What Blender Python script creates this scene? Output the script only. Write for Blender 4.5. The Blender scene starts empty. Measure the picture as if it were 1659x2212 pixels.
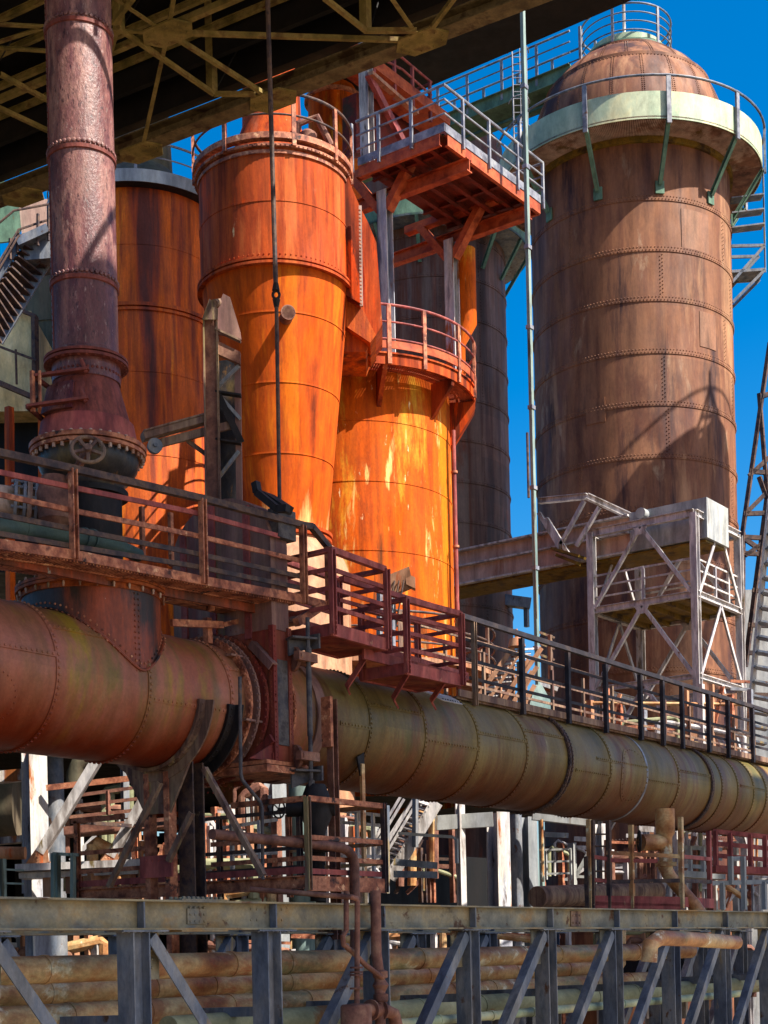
import bpy, math, random
from math import sin, cos, pi, radians, sqrt, atan2
random.seed(7)
# ---------------------------------------------------------------- camera frame (display units: photo 1659 x 2212)
f=3300.; A0=radians(36.25); TH=radians(1.3); U0=829.5; V0=2055.
FX,FY=cos(A0),sin(A0); RX,RY=sin(A0),-cos(A0); CT,ST=cos(TH),sin(TH)
def ray(u,v):
    dx=u-U0; dy=v-V0
    r=(dx*CT-dy*ST)/f; p=(-dx*ST-dy*CT)/f
    return FX+RX*r, FY+RY*r, p
def PY(u,v,Y):
    x,y,z=ray(u,v); k=Y/y; return (x*k,Y,z*k)
def PX(u,v,X):
    x,y,z=ray(u,v); k=X/x; return (X,y*k,z*k)
def PT(u,v,t):
    x,y,z=ray(u,v); return (x*t,y*t,z*t)
def PZ(u,v,Z):
    x,y,z=ray(u,v); k=Z/z; return (x*k,y*k,Z)
def V(a,b,k=1.0): return (a[0]+b[0]*k,a[1]+b[1]*k,a[2]+b[2]*k)
def sub(a,b): return (a[0]-b[0],a[1]-b[1],a[2]-b[2])
def dot(a,b): return a[0]*b[0]+a[1]*b[1]+a[2]*b[2]
def crs(a,b): return (a[1]*b[2]-a[2]*b[1],a[2]*b[0]-a[0]*b[2],a[0]*b[1]-a[1]*b[0])
def nrm(a):
    l=sqrt(dot(a,a)) or 1.; return (a[0]/l,a[1]/l,a[2]/l)
def lerp(a,b,k): return (a[0]+(b[0]-a[0])*k,a[1]+(b[1]-a[1])*k,a[2]+(b[2]-a[2])*k)
XH=(1,0,0); YH=(0,1,0); ZH=(0,0,1)
COL=bpy.context.scene.collection
ORG={}
def tag(o,label=None,cat=None,group=None,kind=None):
    if label: o['label']=label
    if cat: o['category']=cat
    if group: o['group']=group
    if kind: o['kind']=kind
    return o
def thing(name,label,cat,loc,group=None):
    o=bpy.data.objects.new(name,None); COL.objects.link(o); o.location=loc; ORG[o.name]=tuple(loc)
    o.empty_display_size=.2
    return tag(o,label,cat,group)
SPLIT={'weld_seam','cone_seam','plate_lap','pipe_collar','tread','rung','wall_rib','lacing_bar','stringer','dome_band','hopper','bearer','floor_beam','open_beams','body_beam','hanging_bar','yoke_bar','cross_bearer','seam'}
class MB:
    def __init__(s): s.v=[]; s.f=[]
    def add(s,vs,fs):
        n=len(s.v); s.v+=vs; s.f+=[tuple(i+n for i in q) for q in fs]
    def islands(s):
        par=list(range(len(s.v)))
        def find(a):
            while par[a]!=a: par[a]=par[par[a]]; a=par[a]
            return a
        for q in s.f:
            r0=find(q[0])
            for i in q[1:]: par[find(i)]=r0
        grp={}
        for q in s.f: grp.setdefault(find(q[0]),[]).append(q)
        out=[]
        for fs in grp.values():
            m=MB(); idx={}
            for q in fs:
                for i in q:
                    if i not in idx: idx[i]=len(m.v); m.v.append(s.v[i])
                m.f.append(tuple(idx[i] for i in q))
            out.append(m)
        return out
    def build(s,name,mat,parent=None,sharp=35,smooth=True):
        if parent and name in SPLIT:
            isl=s.islands()
            if 1<len(isl)<=60:
                for m_ in isl: o=m_._build(name,mat,parent,sharp,smooth)
                return o
        return s._build(name,mat,parent,sharp,smooth)
    def _build(s,name,mat,parent=None,sharp=35,smooth=True):
        org=ORG[parent.name] if parent else (0,0,0)
        if not parent and s.v:
            n=len(s.v); org=(sum(q[0] for q in s.v)/n,sum(q[1] for q in s.v)/n,min(q[2] for q in s.v))
        me=bpy.data.meshes.new(name)
        me.from_pydata([sub(q,org) for q in s.v],[],s.f)
        me.materials.append(mat)
        if smooth:
            me.shade_smooth(); me.set_sharp_from_angle(angle=radians(sharp))
        o=bpy.data.objects.new(name,me); COL.objects.link(o)
        if parent: o.parent=parent; ORG[o.name]=org
        else: o.location=org; ORG[o.name]=org
        return o
    def obox(s,c,ax,ay,az):
        # centre, three half-vectors
        vs=[]
        for i in (-1,1):
            for j in (-1,1):
                for k in (-1,1):
                    vs.append((c[0]+ax[0]*i+ay[0]*j+az[0]*k,c[1]+ax[1]*i+ay[1]*j+az[1]*k,c[2]+ax[2]*i+ay[2]*j+az[2]*k))
        s.add(vs,[(0,1,3,2),(4,6,7,5),(0,4,5,1),(2,3,7,6),(0,2,6,4),(1,5,7,3)])
    def box(s,x0,x1,y0,y1,z0,z1):
        s.obox(((x0+x1)/2,(y0+y1)/2,(z0+z1)/2),((x1-x0)/2,0,0),(0,(y1-y0)/2,0),(0,0,(z1-z0)/2))
    def frame(s,p,q,up=None):
        d=nrm(sub(q,p))
        if up is None: up=ZH if abs(d[2])<.9 else YH
        sd=nrm(crs(d,up)); up2=crs(sd,d)
        return d,sd,up2
    def bar(s,p,q,w,h,up=None):
        # rectangular bar: w sideways, h along up
        d,sd,u=s.frame(p,q,up); c=lerp(p,q,.5); L=sqrt(dot(sub(q,p),sub(q,p)))/2
        s.obox(c,(d[0]*L,d[1]*L,d[2]*L),(sd[0]*w/2,sd[1]*w/2,sd[2]*w/2),(u[0]*h/2,u[1]*h/2,u[2]*h/2))
    def ibeam(s,p,q,w,h,t=.02,up=None):
        d,sd,u=s.frame(p,q,up)
        for k in (-1,1):
            o=V((0,0,0),u,k*(h/2-t/2)); s.bar(V(p,o),V(q,o),w,t,up)
        s.bar(p,q,t,h-2*t,up)
    def chan(s,p,q,w,h,t=.02,up=None,side=1):
        d,sd,u=s.frame(p,q,up)
        for k in (-1,1):
            o=V((0,0,0),u,k*(h/2-t/2)); s.bar(V(p,o),V(q,o),w,t,up)
        o=V((0,0,0),sd,side*(w/2-t/2)); s.bar(V(p,o),V(q,o),t,h-2*t,up)
    def angle(s,p,q,w,t=.015,up=None,side=1):
        d,sd,u=s.frame(p,q,up)
        o=V((0,0,0),u,-(w/2-t/2)); s.bar(V(p,o),V(q,o),w,t,up)
        o=V(V((0,0,0),sd,side*(w/2-t/2)),u,t/2); s.bar(V(p,o),V(q,o),t,w-t,up)
    def tube(s,pts,r,n=10,caps=True,closed=False):
        rs=r if isinstance(r,(list,tuple)) else [r]*len(pts)
        m=len(pts); prev=None; vs=[]; fs=[]
        for i,pn in enumerate(pts):
            a=pts[i-1] if (i>0 or closed) else pts[i]; b=pts[(i+1)%m] if (i<m-1 or closed) else pts[i]
            d=nrm(sub(b,a))
            if prev is None:
                up=ZH if abs(d[2])<.9 else XH
                x=nrm(crs(d,up))
            else:
                x=nrm(sub(prev,(d[0]*dot(prev,d),d[1]*dot(prev,d),d[2]*dot(prev,d))))
            prev=x; y=crs(d,x)
            for k in range(n):
                an=2*pi*k/n; c_,s_=cos(an)*rs[i],sin(an)*rs[i]
                vs.append((pn[0]+x[0]*c_+y[0]*s_,pn[1]+x[1]*c_+y[1]*s_,pn[2]+x[2]*c_+y[2]*s_))
        for i in range(m if closed else m-1):
            for k in range(n):
                a=i*n+k; b=i*n+(k+1)%n; j=(i+1)%m
                fs.append((a,b,j*n+(k+1)%n,j*n+k))
        if caps and not closed:
            fs.append(tuple(range(n-1,-1,-1))); fs.append(tuple((m-1)*n+k for k in range(n)))
        s.add(vs,fs)
    def lathe(s,c,prof,n=64,axis='Z',a0=0,a1=2*pi,closed=False):
        # c: axis point; prof: (r, h) list, h absolute along the axis
        full=abs(a1-a0-2*pi)<1e-6; m=n if full else n+1; vs=[]; fs=[]
        for r,h in prof:
            for k in range(m):
                an=a0+(a1-a0)*k/n
                if axis=='Z': vs.append((c[0]+r*cos(an),c[1]+r*sin(an),h))
                else: vs.append((h,c[1]+r*cos(an),c[2]+r*sin(an)))
        L=len(prof)
        for i in range(L if closed else L-1):
            j=(i+1)%L
            for k in range(n):
                k2=(k+1)%m
                fs.append((i*m+k,i*m+k2,j*m+k2,j*m+k))
        s.add(vs,fs)
    def ring(s,c,r0,r1,h0,h1,n=64,axis='Z',a0=0,a1=2*pi):
        s.lathe(c,[(r0,h0),(r1,h0),(r1,h1),(r0,h1)],n,axis,a0,a1,closed=True)
        if abs(a1-a0-2*pi)>1e-6:
            m=n+1; b=len(s.v)-4*m
            s.f.append((b,b+m,b+2*m,b+3*m)); s.f.append((b+n,b+3*m+n,b+2*m+n,b+m+n))
    def riv(s,p,n_,r=.02,k=6):
        n_=nrm(n_); up=ZH if abs(n_[2])<.9 else XH
        x=nrm(crs(n_,up)); y=crs(n_,x); vs=[]
        if k>4:
            for (rr,hh) in ((r,0),(r*.8,r*.5)):
                for i in range(k):
                    a=2*pi*i/k; vs.append(tuple(p[j]+x[j]*cos(a)*rr+y[j]*sin(a)*rr+n_[j]*hh for j in range(3)))
            vs.append(V(p,n_,r*.8))
            fs=[(i,(i+1)%k,k+(i+1)%k,k+i) for i in range(k)]+[(k+i,k+(i+1)%k,2*k) for i in range(k)]
        else:
            for i in range(k):
                a=2*pi*i/k; vs.append(tuple(p[j]+x[j]*cos(a)*r+y[j]*sin(a)*r for j in range(3)))
            vs.append(V(p,n_,r*.9)); fs=[(i,(i+1)%k,k) for i in range(k)]
        s.add(vs,fs)
    def rring(s,c,R,h,N,r=.02,axis='Z',k=6,a0=0,a1=2*pi,off=0,end=0):
        # rivets round a cylinder (end=0: on the side; +-1: on a face looking along the axis)
        for i in range(N):
            an=a0+(a1-a0)*(i+off)/N
            if axis=='Z':
                p=(c[0]+R*cos(an),c[1]+R*sin(an),h); n_=(cos(an),sin(an),0) if not end else (0,0,end)
            else:
                p=(h,c[1]+R*cos(an),c[2]+R*sin(an)); n_=(0,cos(an),sin(an)) if not end else (end,0,0)
            s.riv(p,n_,r,k)
    def rline(s,p,q,n_,N,r=.02,k=6):
        for i in range(N): s.riv(lerp(p,q,(i+.5)/N),n_,r,k)
    def prism(s,poly,d):
        # polygon (3-D points in order) pushed by vector d, closed
        n=len(poly); vs=list(poly)+[V(p,d) for p in poly]
        fs=[tuple(range(n)),tuple(range(2*n-1,n-1,-1))]+[(i,i+n,(i+1)%n+n,(i+1)%n) for i in range(n)]
        s.add(vs,fs)
def copy_tree(o,parent=None,delta=(0,0,0)):
    c=o.copy(); COL.objects.link(c)
    if parent: c.parent=parent
    else: c.location=V(tuple(o.location),delta)
    ORG[c.name]=tuple(c.location) if not parent else ORG[parent.name]
    for ch in list(o.children): copy_tree(ch,c)
    return c
# ---------------------------------------------------------------- materials
def lin(c): return tuple(.84*((x/255)/12.92 if x/255<=.04045 else ((x/255+.055)/1.055)**2.4)**1.12 for x in c)+(1,)
def ramp(nt,stops,src,interp='LINEAR'):
    r=nt.nodes.new('ShaderNodeValToRGB'); cr=r.color_ramp; cr.interpolation=interp
    while len(cr.elements)<len(stops): cr.elements.new(.5)
    for e,(p,c) in zip(cr.elements,stops): e.position=p; e.color=c
    nt.links.new(src,r.inputs[0]); return r.outputs[0]
def noise(nt,vec,scale,detail=6,rough=.6,dist=0.):
    n=nt.nodes.new('ShaderNodeTexNoise'); n.inputs['Scale'].default_value=scale; n.inputs['Detail'].default_value=detail
    n.inputs['Roughness'].default_value=rough; n.inputs['Distortion'].default_value=dist
    nt.links.new(vec,n.inputs['Vector']); return n.outputs['Fac']
def mapped(nt,sc,loc=(0,0,0)):
    tc=nt.nodes.new('ShaderNodeTexCoord'); m=nt.nodes.new('ShaderNodeMapping'); m.inputs['Scale'].default_value=sc; m.inputs['Location'].default_value=loc
    nt.links.new(tc.outputs['Object'],m.inputs['Vector']); return m.outputs[0]
def mix(nt,fac,a,b,mode='MIX'):
    m=nt.nodes.new('ShaderNodeMix'); m.data_type='RGBA'; m.blend_type=mode
    for inp,val in ((m.inputs[0],fac),(m.inputs[6],a),(m.inputs[7],b)):
        if isinstance(val,(tuple,float,int)): inp.default_value=val
        else: nt.links.new(val,inp)
    return m.outputs[2]
def rust(name,cols,sc=1.2,st=.08,axis='Z',rough=.7,bump=.25,patch=(),speck=.25,lo=.37,hi=.63,metal=0.,bsc=14.,dist=0.,drip=None,under=None,plates=None,spec=.3):
    """streaked, patchy, speckled rust or worn paint; cols sRGB; patch: (colour, threshold, width, scale, stretch)"""
    m=bpy.data.materials.new(name); m.use_nodes=True; nt=m.node_tree; b=nt.nodes['Principled BSDF']
    def S(k,s_):
        return {'Z':(k,k,k*s_),'X':(k,k*s_,k*s_),'N':(k,k,k),'L':(k*s_,k,k)}[axis]
    n=noise(nt,mapped(nt,S(sc,st)),1.,8,.62,dist)
    L=len(cols); c=ramp(nt,[(lo+(hi-lo)*i/max(1,L-1),lin(q)) for i,q in enumerate(cols)],n)
    for i,(pc,thr,w,ps,pst) in enumerate(patch):
        pn=noise(nt,mapped(nt,S(ps,pst),(3.1*i+1.7,5.3*i,2.2*i)),1.,9,.65,.3)
        k=ramp(nt,[(thr,(0,0,0,1)),(min(1,thr+w),(1,1,1,1))],pn)
        c=mix(nt,k,c,lin(pc))
    if under:
        tc=nt.nodes.new('ShaderNodeTexCoord'); sx=nt.nodes.new('ShaderNodeSeparateXYZ'); nt.links.new(tc.outputs['Object'],sx.inputs[0])
        un=noise(nt,mapped(nt,under[3] if len(under)>3 else (1.2,.3,.3)),1.,7,.65); ma=nt.nodes.new('ShaderNodeMath'); ma.operation='MULTIPLY_ADD'; ma.inputs[1].default_value=under[4] if len(under)>4 else 1.6; nt.links.new(un,ma.inputs[0]); nt.links.new(sx.outputs[2],ma.inputs[2])
        mr=nt.nodes.new('ShaderNodeMapRange'); mr.inputs[1].default_value=under[1]; mr.inputs[2].default_value=under[2]; mr.inputs[3].default_value=1.; mr.inputs[4].default_value=0.; nt.links.new(ma.outputs[0],mr.inputs[0]); c=mix(nt,mr.outputs[0],c,lin(under[0]))
    dr=drip if drip is not None else (.4 if axis=='Z' else .18)
    if dr:
        dn=noise(nt,mapped(nt,S(sc*3.2,st*1.1 if axis!='N' else .5),(7.,3.,1.)),1.,8,.68,.4)
        k=ramp(nt,[(.34,(1-dr,)*3+(1,)),(.56,(1.04,)*3+(1,)),(.68,(1+dr*.5,)*3+(1,))],dn); c=mix(nt,1.,c,k,'MULTIPLY')
    bl=noise(nt,mapped(nt,(1.7,1.7,1.1),(3.,9.,4.)),1.,9,.7,.6)
    k=ramp(nt,[(.32,(.8,.78,.78,1)),(.5,(1,1,1,1)),(.7,(1.16,1.14,1.1,1))],bl); c=mix(nt,1.,c,k,'MULTIPLY')
    if plates:
        # plate-to-plate tone changes of a rolled shell: (radius, plate length, course height, offset, amount)
        tc=nt.nodes.new('ShaderNodeTexCoord'); sx=nt.nodes.new('ShaderNodeSeparateXYZ'); nt.links.new(tc.outputs['Object'],sx.inputs[0])
        at=nt.nodes.new('ShaderNodeMath'); at.operation='ARCTAN2'
        pa,pb,pl=((0,1,2) if axis=='Z' else (1,2,0)); nt.links.new(sx.outputs[pb],at.inputs[0]); nt.links.new(sx.outputs[pa],at.inputs[1])
        mu=nt.nodes.new('ShaderNodeMath'); mu.operation='MULTIPLY'; mu.inputs[1].default_value=plates[0]; nt.links.new(at.outputs[0],mu.inputs[0])
        ad=nt.nodes.new('ShaderNodeMath'); ad.operation='ADD'; ad.inputs[1].default_value=plates[3]; nt.links.new(sx.outputs[pl],ad.inputs[0])
        cb=nt.nodes.new('ShaderNodeCombineXYZ'); nt.links.new(mu.outputs[0],cb.inputs[0]); nt.links.new(ad.outputs[0],cb.inputs[1])
        br=nt.nodes.new('ShaderNodeTexBrick'); br.inputs['Scale'].default_value=1.; br.inputs['Brick Width'].default_value=plates[1]; br.inputs['Row Height'].default_value=plates[2]; br.inputs['Mortar Size'].default_value=0.; br.offset=.5
        a_=plates[4]; br.inputs['Color1'].default_value=(1-a_,1-a_,1-a_,1); br.inputs['Color2'].default_value=(1+a_*.7,1+a_*.6,1+a_*.5,1)
        nt.links.new(cb.outputs[0],br.inputs['Vector']); c=mix(nt,1.,c,br.outputs['Color'],'MULTIPLY')
    if speck:
        sn=noise(nt,mapped(nt,(1,1,1) if axis!='Z' else (1,1,.45)),bsc*1.6,4,.7)
        k=ramp(nt,[(.3,(1-speck,)*3+(1,)),(.7,(1+speck*.6,)*3+(1,))],sn)
        c=mix(nt,1.,c,k,'MULTIPLY')
    nt.links.new(c,b.inputs['Base Color'])
    b.inputs['Metallic'].default_value=metal
    rn=noise(nt,mapped(nt,S(2.,.3)),1.,5)
    rr=ramp(nt,[(.3,(rough-.13,)*3+(1,)),(.7,(min(1,rough+.13),)*3+(1,))],rn)
    nt.links.new(rr,b.inputs['Roughness']); b.inputs['Specular IOR Level'].default_value=spec
    if bump:
        bn=noise(nt,mapped(nt,(1,1,.6)),bsc,6,.65); bp=nt.nodes.new('ShaderNodeBump'); bp.inputs['Strength'].default_value=bump; bp.inputs['Distance'].default_value=.03
        nt.links.new(bn,bp.inputs['Height']); nt.links.new(bp.outputs[0],b.inputs['Normal'])
    return m
M={}
M['cyclone']=rust('cyclone_rust',[(100,42,20),(150,64,28),(192,88,34),(172,74,32),(202,106,52)],1.3,.08,patch=[((216,84,8),.57,.04,1.2,.2),((184,108,76),.58,.1,1.,.4),((238,206,150),.7,.04,3.2,.15),((140,44,14),.6,.05,2.2,.08)],speck=.14,bump=.12,drip=.34,spec=.15,rough=.8)
M['cone']=rust('cone_orange',[(134,54,6),(186,80,4),(212,98,4),(190,84,8),(218,116,14)],1.4,.09,patch=[((240,190,120),.68,.04,3.4,.1),((136,62,20),.61,.08,1.6,.1)],speck=.12,bump=.1,drip=.28,under=((240,196,130),7.5,8.15,(3.2,3.2,.1),3.4),spec=.15,rough=.8)
M['tank']=rust('tank_orange',[(146,62,6),(190,86,4),(210,102,4),(196,92,8),(218,124,14)],1.0,.09,patch=[((224,164,50),.56,.1,1.3,.25),((240,206,130),.59,.1,2.6,.16),((246,224,172),.66,.06,6.,.3),((124,66,18),.61,.08,1.9,.1)],speck=.2,bump=.12,drip=.3,spec=.15,rough=.8)
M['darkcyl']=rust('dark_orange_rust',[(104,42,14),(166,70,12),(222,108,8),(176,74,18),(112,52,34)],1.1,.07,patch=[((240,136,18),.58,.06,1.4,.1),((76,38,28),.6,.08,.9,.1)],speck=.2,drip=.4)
M['stove']=rust('stove_brown',[(84,50,42),(118,76,54),(150,104,74),(126,82,60),(170,128,96)],.5,.11,patch=[((104,60,42),.54,.1,.35,.4),((180,150,122),.62,.1,1.1,.3),((70,42,42),.55,.1,.8,.15)],speck=.14,bump=.12,bsc=9,drip=.22,plates=(3.75,5.9,1.86,-.35,.14))
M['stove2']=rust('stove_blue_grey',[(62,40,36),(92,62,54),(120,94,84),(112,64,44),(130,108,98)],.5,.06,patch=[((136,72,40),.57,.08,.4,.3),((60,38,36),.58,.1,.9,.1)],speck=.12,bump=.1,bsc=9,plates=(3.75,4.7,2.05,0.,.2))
M['main']=rust('gas_main_rust',[(128,92,60),(160,108,76),(180,114,88),(150,112,70),(172,104,76)],.8,.16,'X',patch=[((168,136,50),.6,.07,.8,.35),((188,122,102),.57,.1,.5,.5),((132,116,50),.6,.1,.6,.6),((120,46,30),.6,.08,1.,.3)],speck=.16,bump=.14,rough=.48,under=((136,54,18),.0,.7),plates=(.97,3.2,1.5,0.,.12))  # lower side redder: rust, with warm bounce light mixed into the colour
M['mainolive']=rust('gas_main_olive',[(98,88,46),(122,104,58),(134,116,70),(118,84,50),(146,128,82)],.75,.14,'X',patch=[((126,76,48),.56,.1,.45,.4),((176,164,118),.65,.06,1.5,.1),((92,92,42),.59,.1,.8,.3)],speck=.18,bump=.18,rough=.5,under=((108,56,16),.0,.75),plates=(.97,3.,1.6,0.,.16))  # underside blend holds both rust and a painted warm bounce tint
M['stack']=rust('stack_purple_rust',[(90,50,56),(114,72,74),(140,96,92),(164,122,112),(104,62,66)],2.2,.3,patch=[((104,50,52),.5,.16,.8,.15),((176,148,140),.6,.1,20.,.35),((70,38,44),.56,.1,24.,.35)],speck=.3,bump=.35,bsc=24,rough=.42,drip=.25,spec=.45)
M['stackrib']=rust('stack_flange_rust',[(110,54,52),(140,76,66),(120,60,54)],3.,.3,speck=.3)
M['bowl']=rust('black_bitumen_paint',[(40,40,46),(58,54,58),(76,66,60),(100,84,56)],3.,.5,patch=[((120,90,56),.62,.06,3.,.5)],rough=.42,speck=.2)
M['tee']=rust('tee_rust',[(84,50,38),(124,70,48),(160,80,48),(110,66,52)],1.4,.12,patch=[((66,52,48),.54,.08,.9,.3),((184,186,180),.66,.02,4.4,.7),((176,74,28),.62,.05,1.3,.12)],speck=.25,rough=.5)
M['redbrown']=rust('red_oxide_paint',[(130,64,64),(162,84,80),(184,104,94),(144,72,70)],1.5,.3,patch=[((200,150,122),.67,.05,4.,.5)],speck=.15,bump=.12)
M['railrust']=rust('rail_rust',[(122,72,56),(168,104,78),(206,140,106),(140,86,68)],3.,.4,'N',patch=[((232,180,140),.62,.04,5.,1.),((66,48,46),.6,.05,3.,1.)],speck=.25,bump=.2)
M['darkrail']=rust('dark_rail_paint',[(62,52,56),(84,68,68),(112,88,74),(70,58,62)],3.,.4,'N',patch=[((160,130,104),.66,.05,6.,1.)],speck=.2)
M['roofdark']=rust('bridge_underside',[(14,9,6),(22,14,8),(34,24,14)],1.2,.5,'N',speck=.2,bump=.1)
M['roofsteel']=rust('bridge_steel_olive',[(112,98,52),(140,122,66),(158,136,82),(122,96,56)],2.,.5,'N',patch=[((104,66,38),.6,.08,2.,1.)],speck=.15,bump=.1)
M['edgesteel']=rust('bridge_edge_steel',[(84,70,46),(112,96,66),(130,112,80),(88,66,42)],2.,.5,'N',patch=[((72,46,30),.58,.08,2.,1.)],speck=.2,bump=.1)
M['navyrail']=rust('navy_black_rail',[(38,34,42),(52,46,54),(74,62,60)],3.,.4,'N',patch=[((120,92,72),.68,.05,6.,1.)],speck=.2)
M['teeflange']=rust('orange_rust_flange',[(110,52,22),(150,74,28),(176,96,44),(96,50,30)],3.,.5,'N',patch=[((70,46,34),.6,.06,3.,1.)],speck=.3,bump=.3)
M['ironblue']=rust('dull_iron',[(64,62,70),(84,80,86),(104,98,96),(74,66,68)],3.,.4,'N',patch=[((128,100,80),.64,.05,4.,1.)],speck=.2,bump=.15)
M['orangebeam']=rust('orange_red_oxide',[(140,62,36),(176,86,50),(196,104,62),(160,72,42)],1.5,.4,'N',patch=[((120,52,36),.6,.1,1.,1.)],speck=.1,bump=.08)
M['reddeck']=rust('deck_underside_red',[(96,36,24),(130,50,30),(110,42,28)],1.5,.4,'N',patch=[((84,60,30),.56,.08,1.,1.)],speck=.2,bump=.1)
M['galv']=rust('galvanised_rail',[(112,112,120),(142,142,150),(166,166,168)],3.,.4,'N',patch=[((132,96,74),.64,.05,4.,1.)],speck=.1,bump=.05,rough=.45,metal=.1)
M['palegreen']=rust('pale_green_paint',[(160,178,150),(184,198,168),(206,212,180)],.8,.4,patch=[((226,220,176),.52,.12,.8,.5),((150,124,72),.68,.04,3.,.6)],speck=.08,bump=.1,rough=.4,drip=.2)
M['green']=rust('green_paint',[(88,118,100),(108,138,116),(122,150,126)],1.,.4,patch=[((140,120,70),.68,.05,3.,.5)],speck=.1,bump=.05)
M['bluegrey']=rust('blue_grey_steel',[(90,98,116),(118,126,140),(142,142,144),(102,110,122)],1.3,.35,patch=[((166,146,106),.62,.06,1.6,.3),((104,72,48),.62,.05,3.,.8)],speck=.18,bump=.12,rough=.5)
M['chord']=rust('truss_chord_steel',[(118,116,106),(142,138,122),(162,148,116),(122,120,112)],.9,.8,'L',patch=[((166,134,86),.54,.1,1.2,.6),((100,66,40),.6,.05,3.,.8),((70,58,48),.62,.08,1.4,.4)],speck=.18,bump=.12,rough=.55,drip=.3)
M['white']=rust('weathered_white_steel',[(168,164,170),(196,190,190),(214,208,204),(150,140,134)],2.2,.2,patch=[((128,110,72),.62,.07,2.4,.4),((150,98,72),.66,.05,4.,.4)],speck=.1,bump=.1)
M['whiterust']=rust('peeling_white_column',[(150,150,160),(190,190,196),(214,206,196),(110,104,112)],2.,.12,patch=[((168,100,44),.56,.05,1.4,.2),((90,70,56),.62,.05,2.4,.2)],speck=.15,bump=.15)
M['pinkconc']=rust('stained_pale_girder',[(176,144,130),(196,164,148),(206,180,164),(160,120,100)],.8,.12,patch=[((132,104,66),.6,.08,1.1,.1),((120,70,50),.66,.06,2.,.4)],speck=.1,bump=.1)
M['mossy']=rust('mossy_underside',[(112,92,30),(140,110,34),(76,54,28)],1.6,.3,'N',speck=.3,bump=.3)
M['skirt']=rust('pale_pink_skirt',[(176,126,94),(196,148,116),(164,118,88)],1.5,.3,patch=[((190,100,50),.64,.05,1.6,.1)],speck=.12,bump=.06)
M['greypaint']=rust('pale_grey_paint',[(140,144,148),(166,168,168),(184,184,178)],.9,.2,patch=[((130,110,84),.64,.06,2.,.15)],speck=.08,bump=.05,rough=.5)
M['mast']=rust('pale_blue_grey_mast',[(116,140,138),(140,158,152),(158,170,160)],1.,.1,patch=[((96,100,88),.6,.06,3.,.2)],speck=.08,bump=.03)
M['pipebrown']=rust('service_pipe_brown',[(148,96,62),(194,142,94),(216,186,138),(172,124,88)],1.2,.6,'L',patch=[((236,226,196),.6,.05,2.4,.8),((176,82,44),.6,.07,.7,.6),((150,142,104),.58,.08,.9,.5)],speck=.22,bump=.2,rough=.5)
M['pipegreen']=rust('service_pipe_green_grey',[(134,134,104),(164,164,130),(180,178,144)],1.,.6,'L',patch=[((150,110,70),.6,.07,1.2,.8)],speck=.15,bump=.15)
M['smallpipe']=rust('small_pipe_rust',[(104,68,58),(140,96,80),(160,120,98)],3.,.4,'N',speck=.2)
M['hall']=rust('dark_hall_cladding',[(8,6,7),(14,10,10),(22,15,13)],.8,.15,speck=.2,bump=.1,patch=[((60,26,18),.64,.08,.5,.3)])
M['black']=rust('black_iron',[(28,26,30),(42,36,38),(56,46,44)],3.,.5,speck=.2)
M['housing']=rust('housing_brown',[(110,80,80),(140,104,98),(160,124,110),(122,88,88)],1.4,.08,patch=[((140,124,76),.68,.05,.9,.1),((130,76,70),.6,.08,1.6,.1)],speck=.15,bump=.12)
M['valvered']=rust('valve_red_oxide',[(108,42,40),(142,60,52),(156,88,62),(122,50,48)],1.3,.1,patch=[((124,104,60),.62,.08,1.,.1)],speck=.15,bump=.12)
M['lattice']=rust('lattice_brown_grey',[(96,70,64),(132,102,88),(156,130,108),(108,80,74)],3.,.12,patch=[((160,140,100),.62,.06,2.,.1)],speck=.2,bump=.15)
M['patchplate']=rust('pale_patch_plate',[(176,172,176),(196,192,192),(160,150,146)],2.,.5,'N',speck=.1)
M['bluepipe']=rust('blue_green_pipe',[(72,92,92),(92,112,104),(110,116,96)],1.5,.5,'L',patch=[((70,100,130),.6,.06,1.5,.7)],speck=.15)
M['yellowwall']=rust('pale_yellow_cladding',[(226,200,140),(236,214,160),(240,226,184)],.8,.3,speck=.1)
M['tankgrey']=rust('grey_olive_tank',[(88,84,70),(110,104,84),(124,108,88)],.8,.2,speck=.12)
M['ground']=rust('ash_ground',[(120,104,84),(150,132,106),(136,118,94)],.5,1.,'N',speck=.3,bump=.4)
M['navy']=rust('dark_navy_panel',[(26,30,44),(34,38,52)],.8,.4,speck=.1)
# ---------------------------------------------------------------- camera, sky, sun
sc=bpy.context.scene
cam=bpy.data.cameras.new('camera'); co=bpy.data.objects.new('camera',cam); COL.objects.link(co); sc.camera=co
from mathutils import Matrix
cx=(RX*CT,RY*CT,-ST); cy=(RX*ST,RY*ST,CT); cz=(-FX,-FY,0)
co.matrix_world=Matrix(((cx[0],cy[0],cz[0],0),(cx[1],cy[1],cz[1],0),(cx[2],cy[2],cz[2],0),(0,0,0,1)))
cam.sensor_fit='HORIZONTAL'; cam.sensor_width=36; cam.lens=f/1659*36; cam.shift_y=(V0-1106)/1659; cam.clip_end=5000; cam.clip_start=.1
SUN_EL=radians(50); SH=(.126,-.992)
sd=(SH[0]*cos(SUN_EL),SH[1]*cos(SUN_EL),sin(SUN_EL))
w=bpy.data.worlds.new('World'); sc.world=w; w.use_nodes=True; nt=w.node_tree; bg=nt.nodes['Background']
sky=nt.nodes.new('ShaderNodeTexSky'); sky.sky_type='NISHITA'; sky.sun_disc=False; sky.sun_elevation=SUN_EL
sky.sun_rotation=atan2(SH[0],SH[1]); sky.air_density=1.0; sky.dust_density=2.2; sky.ozone_density=3.
hs=nt.nodes.new('ShaderNodeHueSaturation'); hs.inputs['Saturation'].default_value=1.6; hs.inputs['Value'].default_value=1.0
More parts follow.
